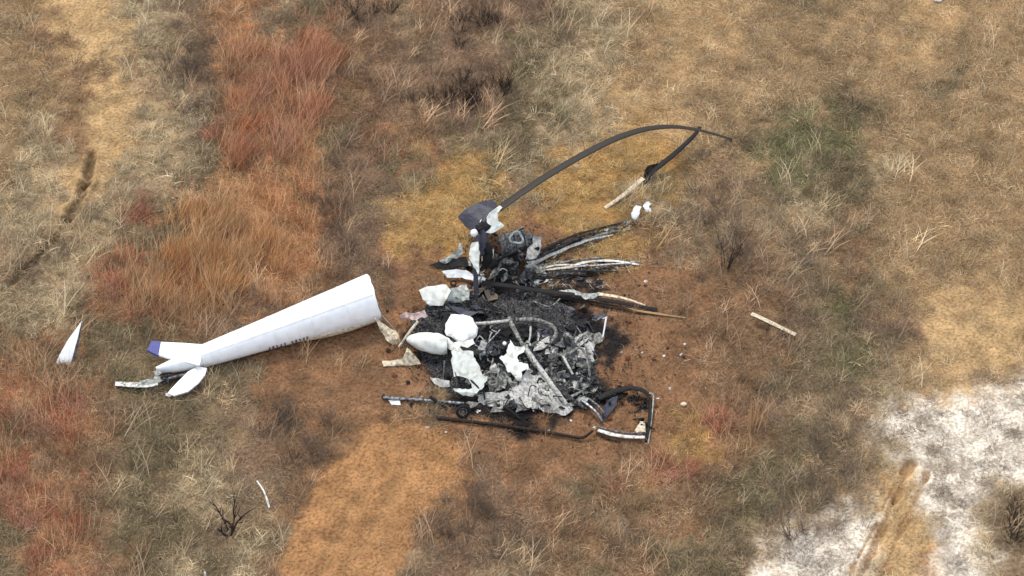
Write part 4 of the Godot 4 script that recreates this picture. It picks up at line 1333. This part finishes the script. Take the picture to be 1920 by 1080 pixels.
func make_plants():
	var russet := tinted("russet", Color8(212, 154, 118))
	var rust := tinted("red_rust", Color8(210, 148, 118))
	var straw := tinted("straw", Color8(226, 178, 128))
	var reed := tinted("reed", Color8(187, 150, 113))
	var tints := {}
	for base in [russet, rust, straw]:
		tints[base] = [base]
		for f in [[0.88, 0.92, 0.98], [1.0, 1.06, 1.12], [0.90, 0.86, 0.82]]:
			var v: StandardMaterial3D = base.duplicate()
			v.albedo_color = Color(minf(base.albedo_color.r * f[0], 0.9), minf(base.albedo_color.g * f[1], 0.9), base.albedo_color.b * f[2])
			tints[base].append(v)
	var lean := Vector3(0.42, 0, -0.25)
	var tall: Array = []
	for k in 4: tall.append(tuft(700 + k, 120, 0.28, 0.30, 0.85, 0.004, 0.017, 0.5, 0.12, lean * (0.5 + 0.25 * k), 0.6))
	var fluffy: Array = []
	for k in 3: fluffy.append(tuft(720 + k, 170, 0.26, 0.12, 0.40, 0.004, 0.014, 1.1, 0.34, lean * 0.2, 0.5))
	# tall leaning sedge north of the boom and further up the slope
	for q in [
		["sedge_clump", tall, straw, [[330, 560, 120, 45, 16, "beside the tail fins"], [420, 480, 110, 60, 26, "in the thick of the stand behind the tail boom"], [380, 420, 60, 40, 10, "at the upper rim of the stand near grey bushes"]], "orange straw sedge clump leaning over", "orange sedge behind the tail boom"],
		["sedge_clump", tall, russet, [[520, 170, 95, 95, 19, "in the dense russet stand up the slope"], [480, 280, 60, 45, 9, "on the thin lower end of the russet stand"], [590, 120, 40, 50, 8, "on the rim of the russet stand by dark thicket"]], "tall russet sedge clump", "russet sedge up the slope"],
	]:
		for e in q[3]:
			for k in e[4]:
				var a := rng.randf() * TAU
				var u := sqrt(rng.randf())
				clump(q[0], q[1][rng.randi() % q[1].size()], tints[q[2]][rng.randi() % 4], e[0] + cos(a) * u * e[2], e[1] + sin(a) * u * e[3], rng.randf_range(0.7, 1.15), rng.randf_range(-0.5, 0.5), q[4] + " " + e[5], "sedge", q[5] + ", " + e[5])
	for q in [
		[[[258, 395, 22, 26, 4]], "salmon red fluffy grass clump standing alone by a pale twig", "red clump by the twig"],
		[[[225, 540, 26, 24, 4], [275, 580, 30, 22, 4]], "salmon red fluffy grass clump at the edge of the orange sedge", "red clumps beside the orange sedge"],
		[[[70, 770, 80, 45, 9], [110, 800, 60, 30, 5]], "salmon red fluffy grass clump below the upright fin fragment", "red clumps below the fin fragment"],
		[[[40, 920, 50, 60, 8], [90, 1000, 60, 50, 8]], "salmon red fluffy grass clump in the drift beside the olive grass and bare shrub", "red clumps in the drift by the shrub"],
		[[[1350, 790, 22, 22, 3], [1265, 875, 45, 26, 6]], "salmon red fluffy grass clump on brown soil below the nose window frame", "red clumps below the nose frame"],
		[[[410, 260, 25, 25, 3]], "salmon red fluffy grass clump beside the grey brush up the slope", "red clump by grey brush"],
	]:
		for e in q[0]:
			for k in e[4]:
				var a := rng.randf() * TAU
				var u := sqrt(rng.randf())
				clump("red_grass_clump", fluffy[rng.randi() % 3], tints[rust][rng.randi() % 4], e[0] + cos(a) * u * e[2], e[1] + sin(a) * u * e[3], rng.randf_range(0.6, 1.0), rng.randf() * TAU, q[1], "grass clump", q[2])
	# single plants one can point at
	clump("bare_shrub", shrub_mesh(41, 5, 0.75, 0.75, 0.022, 2), M["twig_dark"], 430, 1000, 1.0, 0.6, "dark bare shrub with thick forked stems in olive grass", "shrub")
	clump("twig_shrub", shrub_mesh(42, 9, 0.95, 0.35, 0.009, 1), M["twig_dark"], 1360, 505, 1.0, 0.2, "upright thin dark twig shrub on brown soil near the snapped blade", "shrub")
	clump("reed_clump", tuft(43, 34, 0.16, 0.6, 1.15, 0.014, 0.024, 0.45, 0.03, Vector3(0.1, 0, -0.1), 0.25), reed, 1412, 800, 1.0, 0.0, "pale straw reed clump with stiff fanned stalks beside salmon red grass", "reed clump")
	clump("reed_clump", tuft(44, 22, 0.12, 0.4, 0.8, 0.012, 0.022, 0.8, 0.08, Vector3(0.3, 0, 0.1), 0.25), reed, 1470, 690, 0.9, 0.0, "drooping pale reed clump below the pale blade fragment", "reed clump")
	var bush: Array = []
	for k in 4: bush.append(shrub_mesh(60 + k, 22, 0.55, 1.0, 0.007, 2))
	for q in [
		[[[830, 195, 70, 26, 10], [900, 170, 50, 30, 8]], "twig_dark", "low dark brown bush in the broad dark thicket above the yellow grass", "dark bushes above the yellow grass"],
		[[[700, 40, 60, 30, 6], [850, 50, 90, 40, 9]], "twig_dark", "low dark brown bush far up the slope beyond the broad dark thicket", "dark bushes far up the slope"],
		[[[625, 430, 40, 60, 7], [600, 360, 40, 40, 4]], "twig_grey", "grey twiggy bush between the orange sedge and yellow grass", "grey bushes above the tail boom"],
		[[[380, 170, 50, 60, 9], [350, 110, 50, 50, 6]], "twig_grey", "grey twiggy bush beside the russet sedge stand", "grey bushes by the russet sedge"],
		[[[1390, 480, 60, 50, 5], [1330, 380, 50, 40, 4]], "twig_grey", "grey twiggy bush near the upright twig shrub", "grey bushes near the twig shrub"],
		[[[860, 980, 70, 50, 8], [960, 1020, 60, 40, 6]], "twig_grey", "grey twiggy bush beside the bare orange clay track", "grey bushes by the clay track"],
		[[[1560, 880, 70, 60, 8], [1480, 980, 50, 40, 4]], "twig_grey", "grey twiggy bush at the edge of the white sand", "grey bushes by the white sand"],
		[[[540, 780, 50, 40, 5], [600, 830, 40, 40, 4]], "twig_grey", "grey twiggy bush between the tail boom and clay track", "grey bushes below the tail boom"],
		[[[1880, 970, 40, 60, 5]], "twig_dark", "dark low bush growing in the white sand", "dark bushes in the sand"],
	]:
		for e in q[0]:
			for k in e[4]:
				var a := rng.randf() * TAU
				var u := sqrt(rng.randf())
				clump("twiggy_bush", bush[rng.randi() % 4], M[q[1]], e[0] + cos(a) * u * e[2], e[1] + sin(a) * u * e[3], rng.randf_range(0.45, 0.85), rng.randf() * TAU, q[2], "bush", q[3])

func clear_of_wreck(p: Vector2) -> bool:
	# plants do not grow through the boom or the heap
	if Geometry2D.is_point_in_polygon(p, PackedVector2Array([Vector2(290, 705), Vector2(380, 660), Vector2(690, 545), Vector2(705, 640), Vector2(600, 665), Vector2(385, 715), Vector2(330, 745)])):
		return false
	if Geometry2D.is_point_in_polygon(p, PackedVector2Array([Vector2(780, 590), Vector2(880, 480), Vector2(1010, 480), Vector2(1160, 600), Vector2(1120, 760), Vector2(1000, 775), Vector2(840, 745), Vector2(780, 680)])):
		return false
	return true

func make_grass():
	var lean := Vector3(0.35, 0, -0.2)
	var kinds := {
		"tan_grass": [[TAN, PALE_TAN, BEIGE], 0, "short tan dry grass covering the open slope", []],
		"straw_grass": [[STRAW, YELLOW], 0, "pale yellow and straw dry grass round the burnt engine and by the foot track", []],
		"olive_grass": [[OLIVE, GREEN], 0, "dull olive grey grass between the brush and sedge", []],
		"brown_grass": [[BRUSH, THICKET, SOIL, CLAY, SAND], 0, "brown and grey matted grass among the brush, soil and sand", []],
		"sedge_undergrowth": [[RUSSET, SEDGE, BROWN], 0, "short russet and brown undergrowth between the red and orange sedge", []],
		"tall_grass": [[RUSSET, SEDGE], 1, "tall russet and orange strands between the sedge clumps", []],
		"tall_dull_grass": [[TAN, PALE_TAN, STRAW, OLIVE, GREEN, BRUSH, THICKET, YELLOW, SOIL, BROWN], 1, "scattered tall pale strands rising from the short grass", []],
		"dead_twigs": [[TAN, STRAW, OLIVE, GREEN, BRUSH, THICKET, RUSSET, SEDGE, SOIL, SAND, BROWN], 2, "thin dead grey twigs lying through the brush", []],
	}
	var by := [{}, {}, {}]
	for k in kinds:
		for c in kinds[k][0]: by[kinds[k][1]][c] = kinds[k][3]
	var dens := [125.0, 34.0, 30.0]
	for form in 3:
		var x := -13.5
		var area := 27.0 * 22.0
		for i in int(area * dens[form]):
			var wx := rng.randf_range(-13.5, 13.5)
			var wz := rng.randf_range(-12.0, 10.0)
			var p := pix(Vector3(wx, 0, wz))
			if p.x < -90 or p.x > 2010 or p.y < -60 or p.y > 1170: continue
			var z := zone_pick(wx, wz, rng.randf(), rng.randf())
			var dn: float = ZD[z][form]
			# plants come in drifts
			dn *= clampf(1.0 + 1.5 * n_tone.get_noise_2d(wx * 1.2 + 40.0, wz * 1.2), 0.2, 1.9)
			if rng.randf() > dn: continue
			if not by[form].has(z) or not clear_of_wreck(p) or rut_at(wx, wz) > 0.4: continue
			var tones: Array = ZC[z][1]
			if z == RUSSET and rng.randf() < 0.4: tones = ZC[BRUSH][1]
			var c: Color = tones[rng.randi() % 3]
			if form == 2: c = c.lerp(Color8(110, 98, 90), 0.5)
			var k := rng.randf_range(0.8, 1.2) * (1.0 + 0.12 * n_tone.get_noise_2d(wx, wz))
			var s := rng.randf_range(0.5, 1.0) + 0.7 * pow(rng.randf(), 4.0)
			var turn := rng.randf() * TAU if form != 1 else rng.randf_range(-0.8, 0.8)
			var sy := s * rng.randf_range(0.7, 1.2)
			if z in [YELLOW, SOIL, PALE_TAN, BEIGE, CLAY, SAND] and form == 0: sy *= 0.6
			by[form][z].append([Transform3D(Basis(Vector3.UP, turn).scaled(Vector3(s, sy, s)), Vector3(wx, ground_y(wx, wz), wz)), Color(c.r * k, c.g * k, c.b * k).srgb_to_linear()])
	var sd := 900
	for k in kinds:
		sd += 1
		var mesh: ArrayMesh
		match kinds[k][1]:
			0: mesh = tuft(sd, 42, 0.14, 0.05, 0.22, 0.0035, 0.010, 1.9, 0.5, Vector3.ZERO, 0.33)
			1: mesh = tuft(sd, 22, 0.14, 0.20, 0.60, 0.004, 0.014, 0.7, 0.2, lean * 0.8, 0.5)
			2: mesh = tuft(sd, 18, 0.14, 0.14, 0.42, 0.004, 0.008, 1.3, 0.25, Vector3.ZERO, 0.35)
		var list: Array = kinds[k][3]
		var mm := MultiMesh.new()
		mm.transform_format = MultiMesh.TRANSFORM_3D
		mm.use_colors = true
		mm.mesh = mesh
		mm.instance_count = list.size()
		for i in list.size():
			mm.set_instance_transform(i, list[i][0])
			mm.set_instance_color(i, list[i][1])
		var o := MultiMeshInstance3D.new()
		o.name = k
		o.multimesh = mm
		o.material_override = M["grass"]
		add_child(o)
		tag(o, kinds[k][2], "grass" if kinds[k][1] < 2 else "twigs", "", "stuff")
		print(k, " ", list.size())
